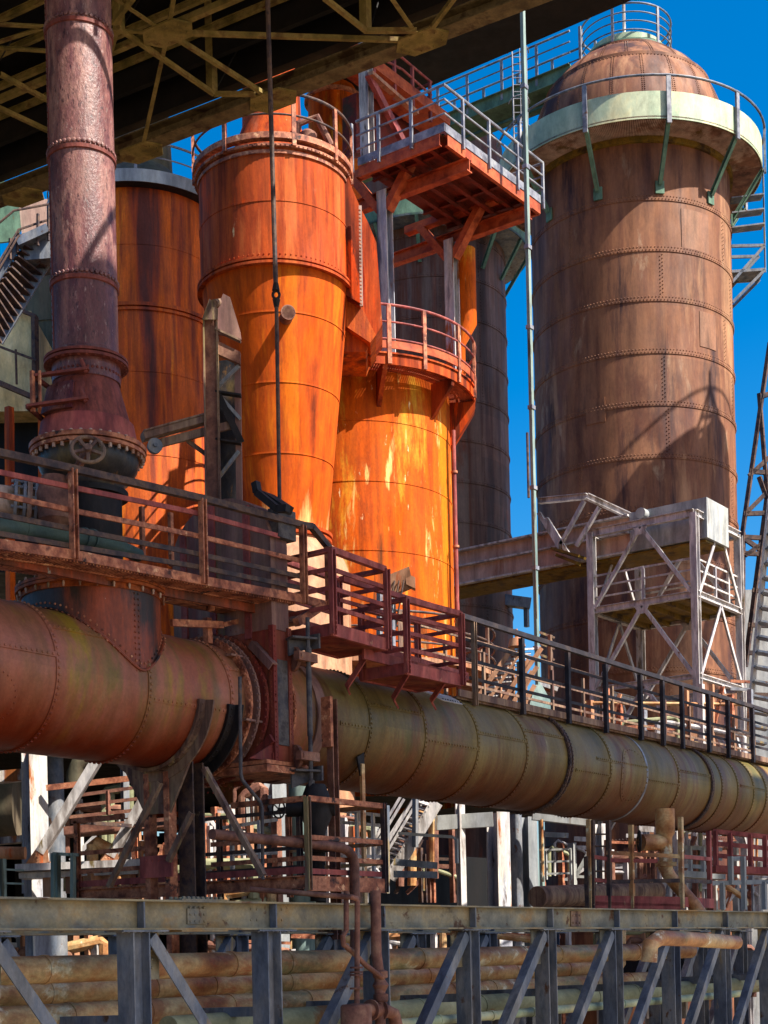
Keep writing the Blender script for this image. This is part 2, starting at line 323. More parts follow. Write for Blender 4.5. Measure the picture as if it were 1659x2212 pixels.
nt.links.new(sky.outputs[0],hs.inputs['Color']); nt.links.new(hs.outputs[0],bg.inputs[0]); bg.inputs[1].default_value=.08
sl=bpy.data.lights.new('sun','SUN'); sl.energy=5.; sl.angle=radians(.5); sl.color=(1,.94,.84)
so=bpy.data.objects.new('sun',sl); COL.objects.link(so); so.location=(0,0,80)
from mathutils import Vector
so.rotation_euler=Vector(sd).to_track_quat('Z','Y').to_euler()
sc.view_settings.view_transform='Standard'; sc.view_settings.look='None'; sc.view_settings.gamma=1; sc.view_settings.exposure=1.4
GZ=-5.5
g=MB(); g.add([(-1500,-1500,GZ),(2500,-1500,GZ),(2500,2500,GZ),(-1500,2500,GZ)],[(0,1,2,3)])
tag(g.build('ground',M['ground'],smooth=False),kind='structure')
# ---------------------------------------------------------------- helpers for round vessels
def ax(u,v,t): p=PT(u,v,t); return p[0],p[1]
def zt(u,v,t): return PT(u,v,t)[2]
def zfront(u,v,t,r): return PT(u,v,t-r)[2]
CAMA=atan2(-FY,-FX)          # angle, seen from a vessel, that faces the camera
def angu(s_): return CAMA+math.asin(max(-1,min(1,s_)))   # s_: -1 left limb, +1 right limb
def cyl3(c,R,an,z): return (c[0]+R*cos(an),c[1]+R*sin(an),z)
def rail_ring(c,R,z0,h,angs,a0,a1,nr,mp,mh,par,pw=.07,tr=.03,n=48,full=False,hr=.035,post_in=0):
    """curved railing: posts at the given angles, a handrail and nr lower rails"""
    for k in range(nr+1):
        zz=z0+h*(1-k/(nr+1)) ; b=MB(); rr=hr if k==0 else tr
        pts=[cyl3(c,R,a0+(a1-a0)*i/n,zz) for i in range(n if full else n+1)]
        b.tube(pts,rr,8,closed=full); b.build('handrail' if k==0 else 'mid_rail',mh,par)
    for a in angs:
        b=MB(); R2=R-post_in; d=(cos(a),sin(a),0); s_=(-sin(a),cos(a),0)
        b.obox(cyl3(c,R2,a,z0+h/2-.1),(d[0]*pw*.45,d[1]*pw*.45,0),(s_[0]*pw*.7,s_[1]*pw*.7,0),(0,0,h/2+.1)); b.build('post',mp,par)
# ================================================================ big hot stove on the right
t=58.; c=ax(1363,600,t); R=3.73; C58=c; zd=29.9
SV=thing('hot_stove','tall brown riveted steel tower with dome and pale green balcony, at right against the sky','tower',(c[0],c[1],GZ),None)
zs=29.6
b=MB(); b.lathe(c,[(R,GZ),(R,zd+.02)],128); b.build('shell',M['stove'],SV)
fr=[zfront(1375,v,t,R) for v in (427,537,645,758,871,985,1098,1211,1327,1446,1565,1690,1815,1940)]
b=MB(); rv=MB()
for i,z in enumerate(fr):
    # overlapping plate courses: a lap step and a double row of rivets
    b.ring(c,R-.02,R+.025,z-.1,z+.1,128)
    rv.rring(c,R+.025,z+.05,190,.032,k=4); rv.rring(c,R+.025,z-.05,190,.032,k=4,off=.5)
b.build('plate_lap',M['stove'],SV); rv.build('rivet_row',M['stove'],SV,smooth=False)
rv=MB(); sp=[-.72,.1,.82,1.55,-1.6]
for i in range(len(fr)-1):
    z1=fr[i]; z0=fr[i+1]
    for s_ in ((-.7,.8) if i%2==0 else (.12,.9)) if i<4 or i>6 else ((.15,) if i==4 else (-.66,.86)):
        for off in (-.045,.045):
            a=angu(s_)+off/R
            for k in range(11):
                rv.riv(cyl3(c,R+.005,a,z0+.16+(z1-z0-.3)*(k+(.5 if off>0 else 0))/11),(cos(a),sin(a),0),.03,4)
rv.build('vertical_seam',M['stove'],SV,smooth=False)
def patch_on(c,R,s0,s1,z0,z1,th_,name,mat,par):
    b=MB(); a0,a1=angu(s0),angu(s1); n=6
    b.ring(c,R-.01,R+th_,z0,z1,n,'Z',a0,a1); return b.build(name,mat,par)
M['stovelight']=rust('stove_patch_plate',[(132,92,70),(160,118,92),(146,102,78)],.9,.1,speck=.15)
patch_on(c,R,.5,.68,zt(1495,737,54.3),zt(1495,660,54.3),.02,'patch_plate',M['stovelight'],SV)
patch_on(c,R,.33,.62,zt(1460,532,54.3),zt(1460,445,54.3),.02,'patch_plate',M['stovelight'],SV)
patch_on(c,R,-.6,-.43,zt(1260,915,54.8),zt(1260,862,54.8),.03,'patch_plate',M['stove'],SV)
# dome
prof=[]; zd=29.9; H=3.75
for i in range(19):
    a=pi/2*i/20; prof.append((R*.985*cos(a)**.86,zd+H*sin(a)))
prof=[q for q in prof if q[0]>1.5]; prof.append((1.45,zd+H*.985))
b=MB(); b.lathe(c,prof,96); b.build('dome',M['stove'],SV)
rv=MB()
for k in range(20):
    a=2*pi*k/20
    for i in range(60):
        e=pi/2*.86*i/60; r_=R*.985*cos(e)**.86
        for o in (-.04,.04):
            a2=a+o/max(r_,.5)+(.157 if e>.62 else 0); rv.riv((c[0]+r_*cos(a2),c[1]+r_*sin(a2),zd+H*sin(e)),(cos(a)*cos(e),sin(a)*cos(e),sin(e)),.03,4)
for e,N in ((.62,150),(1.13,80)):
    for o in (-.015,.015): rv.rring(c,R*.985*cos(e+o)**.86+.01,zd+H*sin(e+o),N,.032,k=4)
rv.build('dome_seam',M['stove'],SV,smooth=False)
b=MB()
for e in (.62,1.13): b.ring(c,R*.96*cos(e)**.86,R*.985*cos(e)**.86+.03,zd+H*sin(e)-.08,zd+H*sin(e)+.08,96)
b.build('dome_band',M['stove'],SV)
# top deck
zt0=33.45; b=MB(); b.lathe(c,[(1.4,zt0-.9),(1.4,zt0+.42),(.0,zt0+.42)],48); b.build('crown_collar',M['palegreen'],SV)
b=MB(); b.ring(c,1.3,1.72,zt0-.05,zt0+.02,48); b.build('crown_deck',M['green'],SV)
rail_ring(c,1.7,zt0,1.3,[CAMA-.45+k*1.05 for k in range(6)],0,2*pi,3,M['galv'],M['bluegrey'],SV,.07,.025,48,True)
b=MB(); b.tube([(c[0]-.1,c[1],zt0+.4),(c[0]-.1,c[1],zt0+4)],.06); b.build('vent_mast',M['white'],SV)
# balcony
RB=4.93; zb=28.75
b=MB(); b.ring(c,R+.02,RB,zb+.02,zb+.07,96); b.build('balcony_floor',M['smallpipe'],SV)
b=MB(); b.lathe(c,[(RB,zb-.03),(RB,zb+.93),(RB-.03,zb+.93),(RB-.03,zb-.03)],96,closed=True); b.build('parapet_band',M['palegreen'],SV)
b=MB()
for k in range(200):
    a=angu(-.99)+k*.0135
    b.bar(cyl3(c,R+.1,a,zb-.02),cyl3(c,RB-.08,a,zb-.02),.03,.05)
b.build('grating_bar',M['pinkconc'],SV)
b=MB(); b.ring(c,R+.0,R+.12,zb-.25,zb-.02,96); b.build('ledge_angle',M['mossy'],SV)
rail_ring(c,RB+.1,zb-.15,1.58,[],angu(-1)+.1,angu(1)+2.2,0,M['galv'],M['bluegrey'],SV,n=60,hr=.045)
for k in range(9):
    a=CAMA-1.05+.585*k
    b=MB(); b.obox(cyl3(c,RB+.09,a,zb+.62),(cos(a)*.04,sin(a)*.04,0),(-sin(a)*.08,cos(a)*.08,0),(0,0,.85)); b.build('post',M['galv'],SV)
    b=MB(); b.chan(cyl3(c,RB,a,zb-.1),cyl3(c,R+.08,a,zb-1.75),.14,.14,.02); b.obox(cyl3(c,R+.05,a,zb-1.85),(cos(a)*.03,sin(a)*.03,0),(-sin(a)*.16,cos(a)*.16,0),(0,0,.22)); b.build('bracket',M['green'],SV)
# stair landing below the balcony on its right
st=MB()
for k in range(3):
    a=angu(.97); z=zb-1.0-.55*k
    p=cyl3(c,R,a,z); q=V(V(p,(RX,RY,0),1.2),ZH,.12); st.bar(p,q,.5,.05)
p=cyl3(c,R,angu(.97),zb-2.7); q=V(p,(RX,RY,0),1.25)
for dd in (0,.9):
    o_=(FX*dd,FY*dd,0); st.bar(V(p,o_),V(q,o_),.08,.1); st.bar(V(V(p,o_),ZH,-1.35),V(q,o_),.08,.1); st.bar(V(V(p,o_),ZH,-2.1),V(V(q,o_),ZH,-.9),.08,.1); st.bar(V(V(p,o_),ZH,-.95),V(V(q,o_),ZH,-.9),.08,.1)
st.bar(V(V(p,(FX,FY,0),.45),ZH,-.95),V(V(q,(FX,FY,0),.45),ZH,-.9),.9,.04)
st.bar(V(q,ZH,-1.),V(q,ZH,2.9),.05,.05)
st.build('side_landing',M['bluegrey'],SV)
# ================================================================ footbridge from the dome top
FB=thing('footbridge','green girder footbridge with blue-grey railings reaching the dome of the brown tower','footbridge',(c[0],c[1]+4,zt0))
xb=PT(1215,165,57)[0]
P=[PX(985,241,xb),PX(1210,148,xb)]; zg=zt(1240,140,57)
y1=PX(1232,150,xb)[1]; y2=PX(905,290,xb)[1]+4
zg0=PX(1210,180,xb)[2]; zg1=PX(1210,148,xb)[2]
b=MB()
b.ibeam((xb,y1,(zg0+zg1)/2),(xb,y2,(zg0+zg1)/2),.3,zg1-zg0,.03); b.ibeam((xb+1.2,y1,(zg0+zg1)/2),(xb+1.2,y2,(zg0+zg1)/2),.3,zg1-zg0,.03); b.build('girder',M['green'],FB)
b=MB(); b.box(xb+.16,xb+1.04,y1,y2,zg0+.1,zg0+.16); b.build('deck',M['green'],FB)
for dx in (0,1.2):
    for k,hh in enumerate((1.25,.85,.45)):
        b=MB(); b.tube([(xb+dx,y1,zg1+hh),(xb+dx,y2,zg1+hh)],.04 if k==0 else .028,8); b.build('handrail' if k==0 else 'mid_rail',M['bluegrey'],FB)
    for u in (1255,1160,1084,1009,945):
        p=PX(u,190,xb); b=MB(); b.box(xb+dx-.03,xb+dx+.03,p[1]-.05,p[1]+.05,zg1-.3,zg1+1.25); b.build('post',M['galv'],FB)
# caged ladder beside it
LD=thing('caged_ladder','white caged ladder standing in front of the green footbridge','ladder',PT(1112,290,56))
x0,y0,_=PT(1108,200,56); zA=zt(1108,330,56); zB=zt(1108,112,56)
for d in (0,.45):
    b=MB(); b.tube([(x0+d*RX,y0+d*RY,zA),(x0+d*RX,y0+d*RY,zB)],.03,8); b.build('stile',M['galv'],LD)
b=MB()
for k in range(14):
    z=zA+.2+(zB-zA-.4)*k/13; b.tube([(x0,y0,z),(x0+.45*RX,y0+.45*RY,z)],.018,6)
b.build('rung',M['galv'],LD)
b=MB()
for z in (zB-.05,zB-1.9,zB-2.9):
    b.tube([(x0+RX*(.22+.38*cos(a))-FX*.55*sin(a),y0+RY*(.22+.38*cos(a))-FY*.55*sin(a),z) for a in [pi*i/10 for i in range(11)]],.025,6)
for a in (pi*.25,pi*.5,pi*.75):
    q=(x0+RX*(.22+.38*cos(a))-FX*.55*sin(a),y0+RY*(.22+.38*cos(a))-FY*.55*sin(a)); b.tube([(q[0],q[1],zB-2.9),(q[0],q[1],zB-.05)],.015,6)
b.build('cage',M['galv'],LD)
# ================================================================ second stove (dark, behind)
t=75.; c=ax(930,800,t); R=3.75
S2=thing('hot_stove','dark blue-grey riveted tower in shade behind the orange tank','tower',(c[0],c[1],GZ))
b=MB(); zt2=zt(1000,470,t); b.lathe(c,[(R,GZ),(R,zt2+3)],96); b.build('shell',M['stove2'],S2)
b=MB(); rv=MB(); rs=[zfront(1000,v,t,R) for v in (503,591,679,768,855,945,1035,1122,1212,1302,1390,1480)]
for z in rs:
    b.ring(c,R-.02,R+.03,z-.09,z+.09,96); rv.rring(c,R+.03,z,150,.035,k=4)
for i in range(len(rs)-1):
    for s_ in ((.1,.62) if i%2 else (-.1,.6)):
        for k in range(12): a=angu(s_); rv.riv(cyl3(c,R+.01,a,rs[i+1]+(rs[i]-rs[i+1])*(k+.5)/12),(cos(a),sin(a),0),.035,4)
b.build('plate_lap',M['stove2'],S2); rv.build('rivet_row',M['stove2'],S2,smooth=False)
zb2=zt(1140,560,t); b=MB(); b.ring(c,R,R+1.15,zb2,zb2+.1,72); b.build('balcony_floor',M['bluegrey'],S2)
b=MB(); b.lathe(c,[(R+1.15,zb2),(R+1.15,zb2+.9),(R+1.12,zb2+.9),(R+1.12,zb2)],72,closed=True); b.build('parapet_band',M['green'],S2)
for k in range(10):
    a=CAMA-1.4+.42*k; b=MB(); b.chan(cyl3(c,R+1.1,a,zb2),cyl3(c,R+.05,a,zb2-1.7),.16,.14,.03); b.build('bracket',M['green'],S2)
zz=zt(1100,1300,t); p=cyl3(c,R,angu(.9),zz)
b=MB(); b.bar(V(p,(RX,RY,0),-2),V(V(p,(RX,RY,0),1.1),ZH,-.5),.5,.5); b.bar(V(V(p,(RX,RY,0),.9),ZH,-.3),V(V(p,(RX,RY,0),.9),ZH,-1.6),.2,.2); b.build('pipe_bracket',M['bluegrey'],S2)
# ================================================================ pale mast
p=PT(1160,1400,40); zA=GZ; zB=zt(1133,20,40)
MS=thing('lattice_mast','slender pale blue-grey steel mast standing in front of the sky gap between the two towers','mast',(p[0],p[1],zA))
b=MB(); b.bar((p[0],p[1],zA),(p[0],p[1],zB),.12,.09,YH); b.build('pole',M['mast'],MS)
MS.name='steel_mast'; ORG['steel_mast']=(p[0],p[1],zA)
b=MB(); zc=zt(1168,1515,40); b.lathe((p[0],p[1]),[(.42,zc-.5),(.42,zc-.1),(.12,zc+.42),(.0,zc+.42)],4); b.build('foot_collar',M['mast'],MS)
b=MB(); b.tube([(p[0]-.25,p[1],zt(1150,1080,40)),(p[0]-.25,p[1],zt(1150,940,40))],.035); b.tube([(p[0]-.15,p[1]-.1,zt(1150,1340,40)),(p[0]-.2,p[1]-.1,zt(1150,1080,40))],.015); b.build('conduit',M['darkrail'],MS)
b=MB()
for k in range(9):
    z_=zt(1165,1400,40)+k*2.1; b.box(p[0]-.09,p[0]+.09,p[1]-.07,p[1]+.07,z_-.05,z_+.05)
b.build('pole_clamp',M['galv'],MS)
# ================================================================ orange cyclone
t=37.; c=ax(591,450,t); r0=160/f*t
CY=thing('dust_cyclone','orange rusty cyclone with cylindrical head tapering to a long cone, behind the hanging rod','cyclone',(c[0],c[1],4))
zT=zfront(600,312,t,r0); zF=zfront(600,560,t,r0); zS=zfront(600,431,t,r0)
b=MB(); b.lathe(c,[(r0,zF),(r0,zT)],96); b.build('shell',M['cyclone'],CY)
b=MB(); b.ring(c,r0-.02,r0+.012,zS-.02,zS+.02,96); b.build('weld_seam',M['cyclone'],CY)
b=MB(); b.ring(c,r0-.03,r0+.09,zF-.1,zF-.04,96); b.ring(c,r0-.03,r0+.09,zF+.0,zF+.05,96); b.build('flange',M['cyclone'],CY)
rv=MB(); rv.rring(c,r0+.06,zF+.05,90,.022,end=1); rv.rring(c,r0+.005,zF+.14,90,.02); rv.build('bolt_ring',M['cyclone'],CY)
zC=zt(607,1160,t); r1=101/f*t; r0c=r0*.985
b=MB(); b.lathe(c,[(r0c,zF-.1),(r1,zC)],96); b.build('cone',M['cone'],CY)
b=MB()
for v in (715,855,997):
    z=zt(605,v+18,t); r_=r0c+(r1-r0c)*((zF-.1)-z)/((zF-.1)-zC); b.ring(c,r_-.02,r_+.012,z-.02,z+.02,96)
b.build('cone_seam',M['cone'],CY)
b=MB(); b.ring(c,r1-.02,r1+.12,zC-.08,zC,64); b.ring(c,r1-.02,r1+.1,zC-.2,zC-.13,64); b.build('tip_flange',M['cyclone'],CY)
zK=zt(609,1232,t); r2=147/f*t
b=MB(); b.lathe(c,[(r1-.02,zC-.05),(r1+.02,zC-.25),((r1+r2)/2,zt(609,1195,t)),(r2-.1,zK+.12),(r2,zK-.15),(r2,3.)],64); b.build('skirt',M['skirt'],CY)
# rim
b=MB(); b.ring(c,r0-.04,r0+.1,zT-.06,zT+.0,96); b.ring(c,r0-.04,r0+.14,zT+.1,zT+.24,96); b.ring(c,r0-.02,r0+.04,zT-.2,zT-.12,96); b.build('rim',M['railrust'],CY)
rv=MB(); rv.rring(c,r0+.1,zT-.03,110,.022); rv.build('rim_bolts',M['railrust'],CY)
rail_ring(c,r0+.12,zT+.15,1.0,[CAMA+k for k in (-2.4,-1.5,-.55,.33,.95,1.6,2.4,3.1)],0,2*pi,1,M['railrust'],M['darkrail'],CY,.07,.025,64,True)
b=MB(); b.lathe(c,[(r0-.1,zT+.02),(r0*.66,zT+.15),(r0*.6,zT+.4),(r0*.4,zT+1.3),(r0*.38,zT+2.6)],48); b.build('head_cone',M['cyclone'],CY)
b=MB(); a=CAMA+.6; b.tube([cyl3(c,r0*.5,a,zT+.4),cyl3(c,r0*.6,a+.1,zT+1.),cyl3(c,r0*.8,a+.3,zT+1.1),cyl3(c,r0*.9,a+.5,zT+.5)],.09,8); b.lathe(cyl3(c,r0*.7,a+.2,0),[(0,zT+.3),(.2,zT+.35),(.22,zT+.7),(.1,zT+.8),(0,zT+.8)],12); b.build('top_valve',M['smallpipe'],CY)
# stub nozzle
z=zt(632,683,t-1.7); a=angu(.2); rr=r0c+(r1-r0c)*((zF-.1)-z)/((zF-.1)-zC)
p=cyl3(c,rr-.05,a,z); q=cyl3(c,rr+.38,a,z-.02); b=MB(); b.tube([p,q],.15,20); b.tube([V(q,sub(q,p),-.15),V(q,sub(q,p),0.)],.17,20); b.build('stub_nozzle',M['smallpipe'],CY)
# side volute on the right of the head
def wpoly(pts,t_): return [PT(u,v,t_) for u,v in pts]
b=MB(); b.prism(wpoly([(700,330),(752,385),(777,446),(779,655),(752,640),(700,600)],36.6),(FX*1.4,FY*1.4,0)); b.build('inlet_volute',M['cyclone'],CY,smooth=False)
b=MB(); b.bar(PT(778,446,36.4),PT(781,662,36.4),.07,.1,(FX,FY,0)); b.build('volute_flange',M['pinkconc'],CY)
rv=MB(); rv.rline(PT(777,450,36.3),PT(780,660,36.3),(-FX,-FY,0),26,.03); rv.build('volute_bolts',M['railrust'],CY)
b=MB(); b.prism(wpoly([(782,455),(795,480),(813,524),(826,700),(812,724),(782,664)],37.3),(FX*1.5,FY*1.5,0)); b.build('outlet_duct',M['cyclone'],CY,smooth=False)
b=MB(); b.prism(wpoly([(745,640),(782,664),(812,724),(800,740),(740,700)],36.9),(FX*1.6,FY*1.6,0)); b.prism(wpoly([(735,700),(800,735),(790,760),(735,760)],37.2),(FX*1.6,FY*1.6,0)); b.build('duct_underside',M['darkcyl'],CY,smooth=False)
# ================================================================ dark orange cylinder behind, left
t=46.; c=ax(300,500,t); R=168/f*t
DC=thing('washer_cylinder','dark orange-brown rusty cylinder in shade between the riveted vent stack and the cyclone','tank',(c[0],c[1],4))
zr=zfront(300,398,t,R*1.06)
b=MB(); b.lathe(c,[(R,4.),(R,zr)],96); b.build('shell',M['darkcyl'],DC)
z=zfront(300,652,t,R); b=MB(); b.ring(c,R-.03,R+.07,z-.1,z+.0,96); b.ring(c,R-.03,R+.05,z-.22,z-.14,96); b.build('flange',M['darkcyl'],DC)
b=MB()
for v in (525,800,980): z=zfront(300,v,t,R); b.ring(c,R-.02,R+.012,z-.02,z+.02,96)
b.build('weld_seam',M['darkcyl'],DC)
b=MB(); b.ring(c,R-.02,R+.34,zr-.0,zr+.05,96); b.build('balcony_floor',M['black'],DC)
b=MB(); b.lathe(c,[(R+.36,zr),(R+.36,zr+.36),(R+.33,zr+.36),(R+.33,zr)],96,closed=True); b.build('rim_band',M['greypaint'],DC)
rail_ring(c,R+.33,zr+.3,.85,[CAMA+k for k in (-1.8,-.8,.13,1.,2.)],0,2*pi,1,M['galv'],M['galv'],DC,.06,.022,64,True)
b=MB(); a=angu(-.2); b.bar(cyl3(c,R+.3,a,zr),cyl3(c,R+.03,a,zr-.75),.14,.03); b.build('bracket',M['orangebeam'],DC)
b=MB(); b.lathe(c,[(R*.96,zr+.05),(R*.9,zr+.35),(R*.45,zr+1.5),(R*.4,zr+4)],48); b.build('head_cone',M['tankgrey'],DC)
# ================================================================ yellow-orange tank with balcony
t=42.; c=ax(761,900,t); R=211/f*t; CT42=c
TK=thing('gas_washer','bright orange tank with bleached yellow streaks below a round railed balcony','tank',(c[0],c[1],4))
zb=zt(1027,872,t); RBt=266/f*t
b=MB(); b.lathe(c,[(R,4.),(R,zb)],96); b.build('shell',M['tank'],TK)
b=MB()
for v in (909,1040,1190): z=zfront(761,v-3,t,R); b.ring(c,R-.02,R+.012,z-.02,z+.02,96)
b.build('weld_seam',M['tank'],TK)
b=MB()
for k in range(190):
    a=angu(-1)-.3+k*.0225; b.bar(cyl3(c,R+.0,a,zb+.0),cyl3(c,RBt-.03,a,zb+.0),.035,.04)
for r_ in (R+.2,R+.45): b.ring(c,r_,r_+.04,zb-.03,zb+.03,96)
b.build('grating_floor',M['orangebeam'],TK)
b=MB(); b.lathe(c,[(RBt,zb-.1),(RBt,zb+.2),(RBt-.05,zb+.2),(RBt-.05,zb-.1)],96,closed=True); b.ring(c,RBt-.1,RBt+.04,zb+.16,zb+.2,96); b.build('fascia_channel',M['cyclone'],TK)
b=MB(); b.ring(c,RBt-.0,RBt+.03,zb+.3,zb+.5,96); b.build('toe_board',M['orangebeam'],TK)
rail_ring(c,RBt+.03,zb+.1,1.3,[angu(s_) for s_ in (-.95,-.4,.3,.565,.835,.975)]+[angu(1)+.45,angu(1)+1.],0,2*pi,2,M['railrust'],M['redbrown'],TK,.075,.025,72,True)
for s_,l in ((-.3,.9),(.27,.9),(.8,.9),(-.8,.9)):
    a=angu(s_)
    pts=[cyl3(c,R,a,zb-.06),cyl3(c,RBt-.02,a,zb-.06),cyl3(c,RBt-.05,a,zb-.22),cyl3(c,R,a,zb-.95)]
    b=MB(); b.prism([V(q,(-sin(a),cos(a),0),-.06) for q in pts],(-sin(a)*.12,cos(a)*.12,0)); b.build('bracket',M['cyclone'],TK,smooth=False)
a=angu(.99); b=MB(); b.prism([cyl3(c,R,a,zb-.1),cyl3(c,RBt,a,zb-.1),cyl3(c,RBt,a,zb-.3),cyl3(c,R+.1,a,zb-1.25),cyl3(c,R,a,zb-1.25)],(FX*.5,FY*.5,0)); b.build('drain_hopper',M['cyclone'],TK,smooth=False)
b=MB(); b.lathe(c,[(R*.98,zb+.02),(R*.7,zb+.5),(0,zb+.9)],64); b.build('head',M['cyclone'],TK)
# downpipe at its right
DP=thing('downpipe','thin reddish brown downpipe running down the right side of the orange tank','pipe',PT(985,1300,41))
p=PT(980,960,41); b=MB(); b.tube([(p[0],p[1],2),(p[0],p[1],zt(975,930,41))],.055,10); b.build('pipe',M['redbrown'],DP)
b=MB(); zz=zt(980,1020,41)
for k in range(4): b.ring((p[0],p[1]),.05,.09,zz-2*k-.03,zz-2*k+.03,12)
b.build('pipe_collar',M['railrust'],DP)
# ================================================================ orange platform above the tank
zp=PT(959,300,38)[2]
A=PZ(959,312,zp); Bq=PZ(1162,464,zp); Cq=PZ(758,378,zp)
xa,ya=A[0],A[1]; xe=Bq[0]; ye=ya+(Cq[1]-ya)*.97; hb=.33
OP=thing('work_platform','orange steel platform with galvanised railing jutting out above the orange tank','platform',(xa,ya,zp))
b=MB()
b.chan((xa+.1,ya,zp+.14),(xe,ya,zp+.14),.1,.28,.02,side=1); b.chan((xa,ya+.1,zp+.14),(xa,ye,zp+.14),.1,.28,.02,side=-1); b.chan((xe,ya,zp+.14),(xe,ye,zp+.14),.1,.28,.02)
b.build('edge_beam',M['orangebeam'],OP)
b=MB(); b.box(xa-.02,xe,ya-.07,ya-.055,zp+.29,zp+.5); b.box(xa-.07,xa-.055,ya-.07,ye,zp+.29,zp+.5); b.build('toe_board',M['galv'],OP)
b=MB(); b.box(xa+.05,xe,ya+.05,ye,zp+.26,zp+.31); b.build('deck_plate',M['reddeck'],OP,smooth=False)
b=MB()
for k in range(1,8): x=xa+(xe-xa)*k/8; b.ibeam((x,ya+.1,zp+.2),(x,ye,zp+.2),.1,.13,.015) if k%2 else None
for k in range(1,5): y=ya+(ye-ya)*k/5; b.ibeam((xa+.1,y,zp+.17),(xe,y,zp+.17),.12,.18,.015)
b.build('joist',M['reddeck'],OP)
for (u1,v1,u2,v2) in ((799,433,1000,362),(854,552,1131,463)):
    p=PZ(u2,v2,zp-.2); q=PZ(u1,v1,zp-.2); b=MB(); b.ibeam((p[0],p[1]-.2,p[2]),(p[0],q[1]+2.4,p[2]),.22,.34,.03); b.build('main_beam',M['orangebeam'],OP)
rh=1.12
def line_rail(path,h,rails,posts,mh,mp,par,pr=.035,rr=.022,pw=.07,z0=0,rect=False,pmb=None,extra=.25):
    """path: base points; rails: heights; posts: (point) list"""
    for k,hh in enumerate(rails):
        b=MB(); pts=[V(p,ZH,hh+z0) for p in path]
        if rect:
            for i in range(len(pts)-1): b.bar(pts[i],pts[i+1],.05 if k else .09,.07 if k else .06)
        else: b.tube(pts,pr if k==0 else rr,8)
        b.build('handrail' if k==0 else 'mid_rail',mh,par)
    for p in posts:
        b=MB(); b.box(p[0]-pw/2,p[0]+pw/2,p[1]-pw/2,p[1]+pw/2,p[2]-extra,p[2]+h); b.build('post',mp,par)
path=[(xa-.1,ye,zp+.4),(xa-.1,ya-.1,zp+.4),(xe+.1,ya-.1,zp+.4)]
posts=[(xa-.1,PX(u,330,xa)[1],zp+.4) for u in (894,823,765)]+[(PZ(u,v,zp+.4)[0],ya-.1,zp+.4) for u,v in ((979,310),(1037,352),(1093,400),(1150,440))]
line_rail(path,1.02,(1.02,.66,.3),posts,M['galv'],M['galv'],OP,.04,.028)
line_rail([(xe+.1,ya-.1,zp+.4),(xe+.1,ye,zp+.4)],1.02,(1.02,.66,.3),[(xe+.1,ya+1,zp+.4),(xe+.1,ya+2.2,zp+.4)],M['galv'],M['galv'],OP,.04,.028)
# its two columns standing on the tank balcony
def column(name,label,u0,v0,u1,v1,t,w,mat,par=None,hd=None,group=None,cat='column',d=None,flange=.02):
    p=PT(u0,v0,t); q=PT(u1,v1,t); x,y=(p[0]+q[0])/2,(p[1]+q[1])/2
    o=par or thing(name,label,cat,(x,y,min(p[2],q[2])),group)
    b=MB(); b.ibeam((x,y,p[2]),(x,y,q[2]),w,d or w,flange,up=XH); b.build('column' if par else 'shaft',mat,o); return o,(x,y,max(p[2],q[2]))
for u,vb,vt,tt in ((838,758,415,40.3),(980,775,520,42.6)):
    p=PT(u,vb,tt); q=PT(u-6,vt,tt)
    b=MB(); b.ibeam((p[0],p[1],zb+.05),(p[0],p[1],q[2]),.3,.3,.03,up=XH); b.build('column',M['whiterust'],OP)
    b=MB(); b.bar((p[0],p[1]-.1,q[2]-.5),(p[0],p[1]-1.,q[2]+.65),.28,.2); b.bar((p[0],p[1]+.1,q[2]-.5),(p[0],p[1]+1.,q[2]+.65),.28,.2); b.bar((p[0],p[1]-1.5,q[2]+.7),(p[0],p[1]+1.5,q[2]+.7),.25,.2); b.build('knee_brace',M['orangebeam'],OP)
# short duct standing on the tank beside the second column
p=PT(992,700,42.9); q=PT(992,540,42.9); b=MB(); b.tube([(p[0],p[1],zb+.1),(p[0],p[1],p[2]-.6),V((p[0],p[1],p[2]),(RX,RY,0),.2),V((p[0],p[1],q[2]),(RX,RY,0),.2)],[.14,.16,.3,.3],16); b.build('riser_pipe',M['tank'],OP)
# upper stage behind the platform
UP=thing('stair_landing','upper orange landing with purple-grey railings behind the orange platform','platform',PT(870,200,45))
zu=PT(872,250,45)[2]
pA=PT(960,262,44); pB=PT(830,160,44)
y_=PT(880,200,44)[1]
Q=[PY(u,v,y_) for u,v in ((735,128),(870,218),(935,262))]
b=MB(); b.bar(PY(745,120,y_),PY(945,270,y_),.9,.32); b.build('string_beam',M['orangebeam'],UP)
b=MB(); b.prism([PY(770,200,y_+.6),PY(850,215,y_+.6),PY(965,255,y_+.6),PY(965,330,y_+.6),PY(770,330,y_+.6)],(0,.5,0)); b.build('web_plate',M['reddeck'],UP,smooth=False)
for k,(dv) in enumerate((0,28,56)):
    b=MB(); b.tube([PY(800,86+dv,y_-.4),PY(869,125+dv*.9,y_-.4),PY(932,178+dv,y_-.4)],.035,8); b.tube([PY(932,178+dv,y_-.4),V(PY(932,178+dv,y_-.4),YH,3)],.03,8); b.build('handrail' if k==0 else 'mid_rail',M['redbrown'],UP)
for u,v0,v1 in ((806,90,175),(851,116,215),(890,145,240),(928,175,262)):
    b=MB(); p=PY(u,v0,y_-.4); q=PY(u,v1,y_-.4); b.bar((p[0],p[1],p[2]),(p[0],p[1],q[2]),.08,.08); b.build('post',M['redbrown'],UP)
b=MB(); b.bar(PY(795,160,y_-.8),PY(873,312,y_-.8),.14,.2); b.build('diagonal_brace',M['redbrown'],UP)
b=MB(); b.bar(PY(800,158,y_-.9),PY(900,245,y_-.9),.16,.1); b.build('light_brace',M['skirt'],UP)
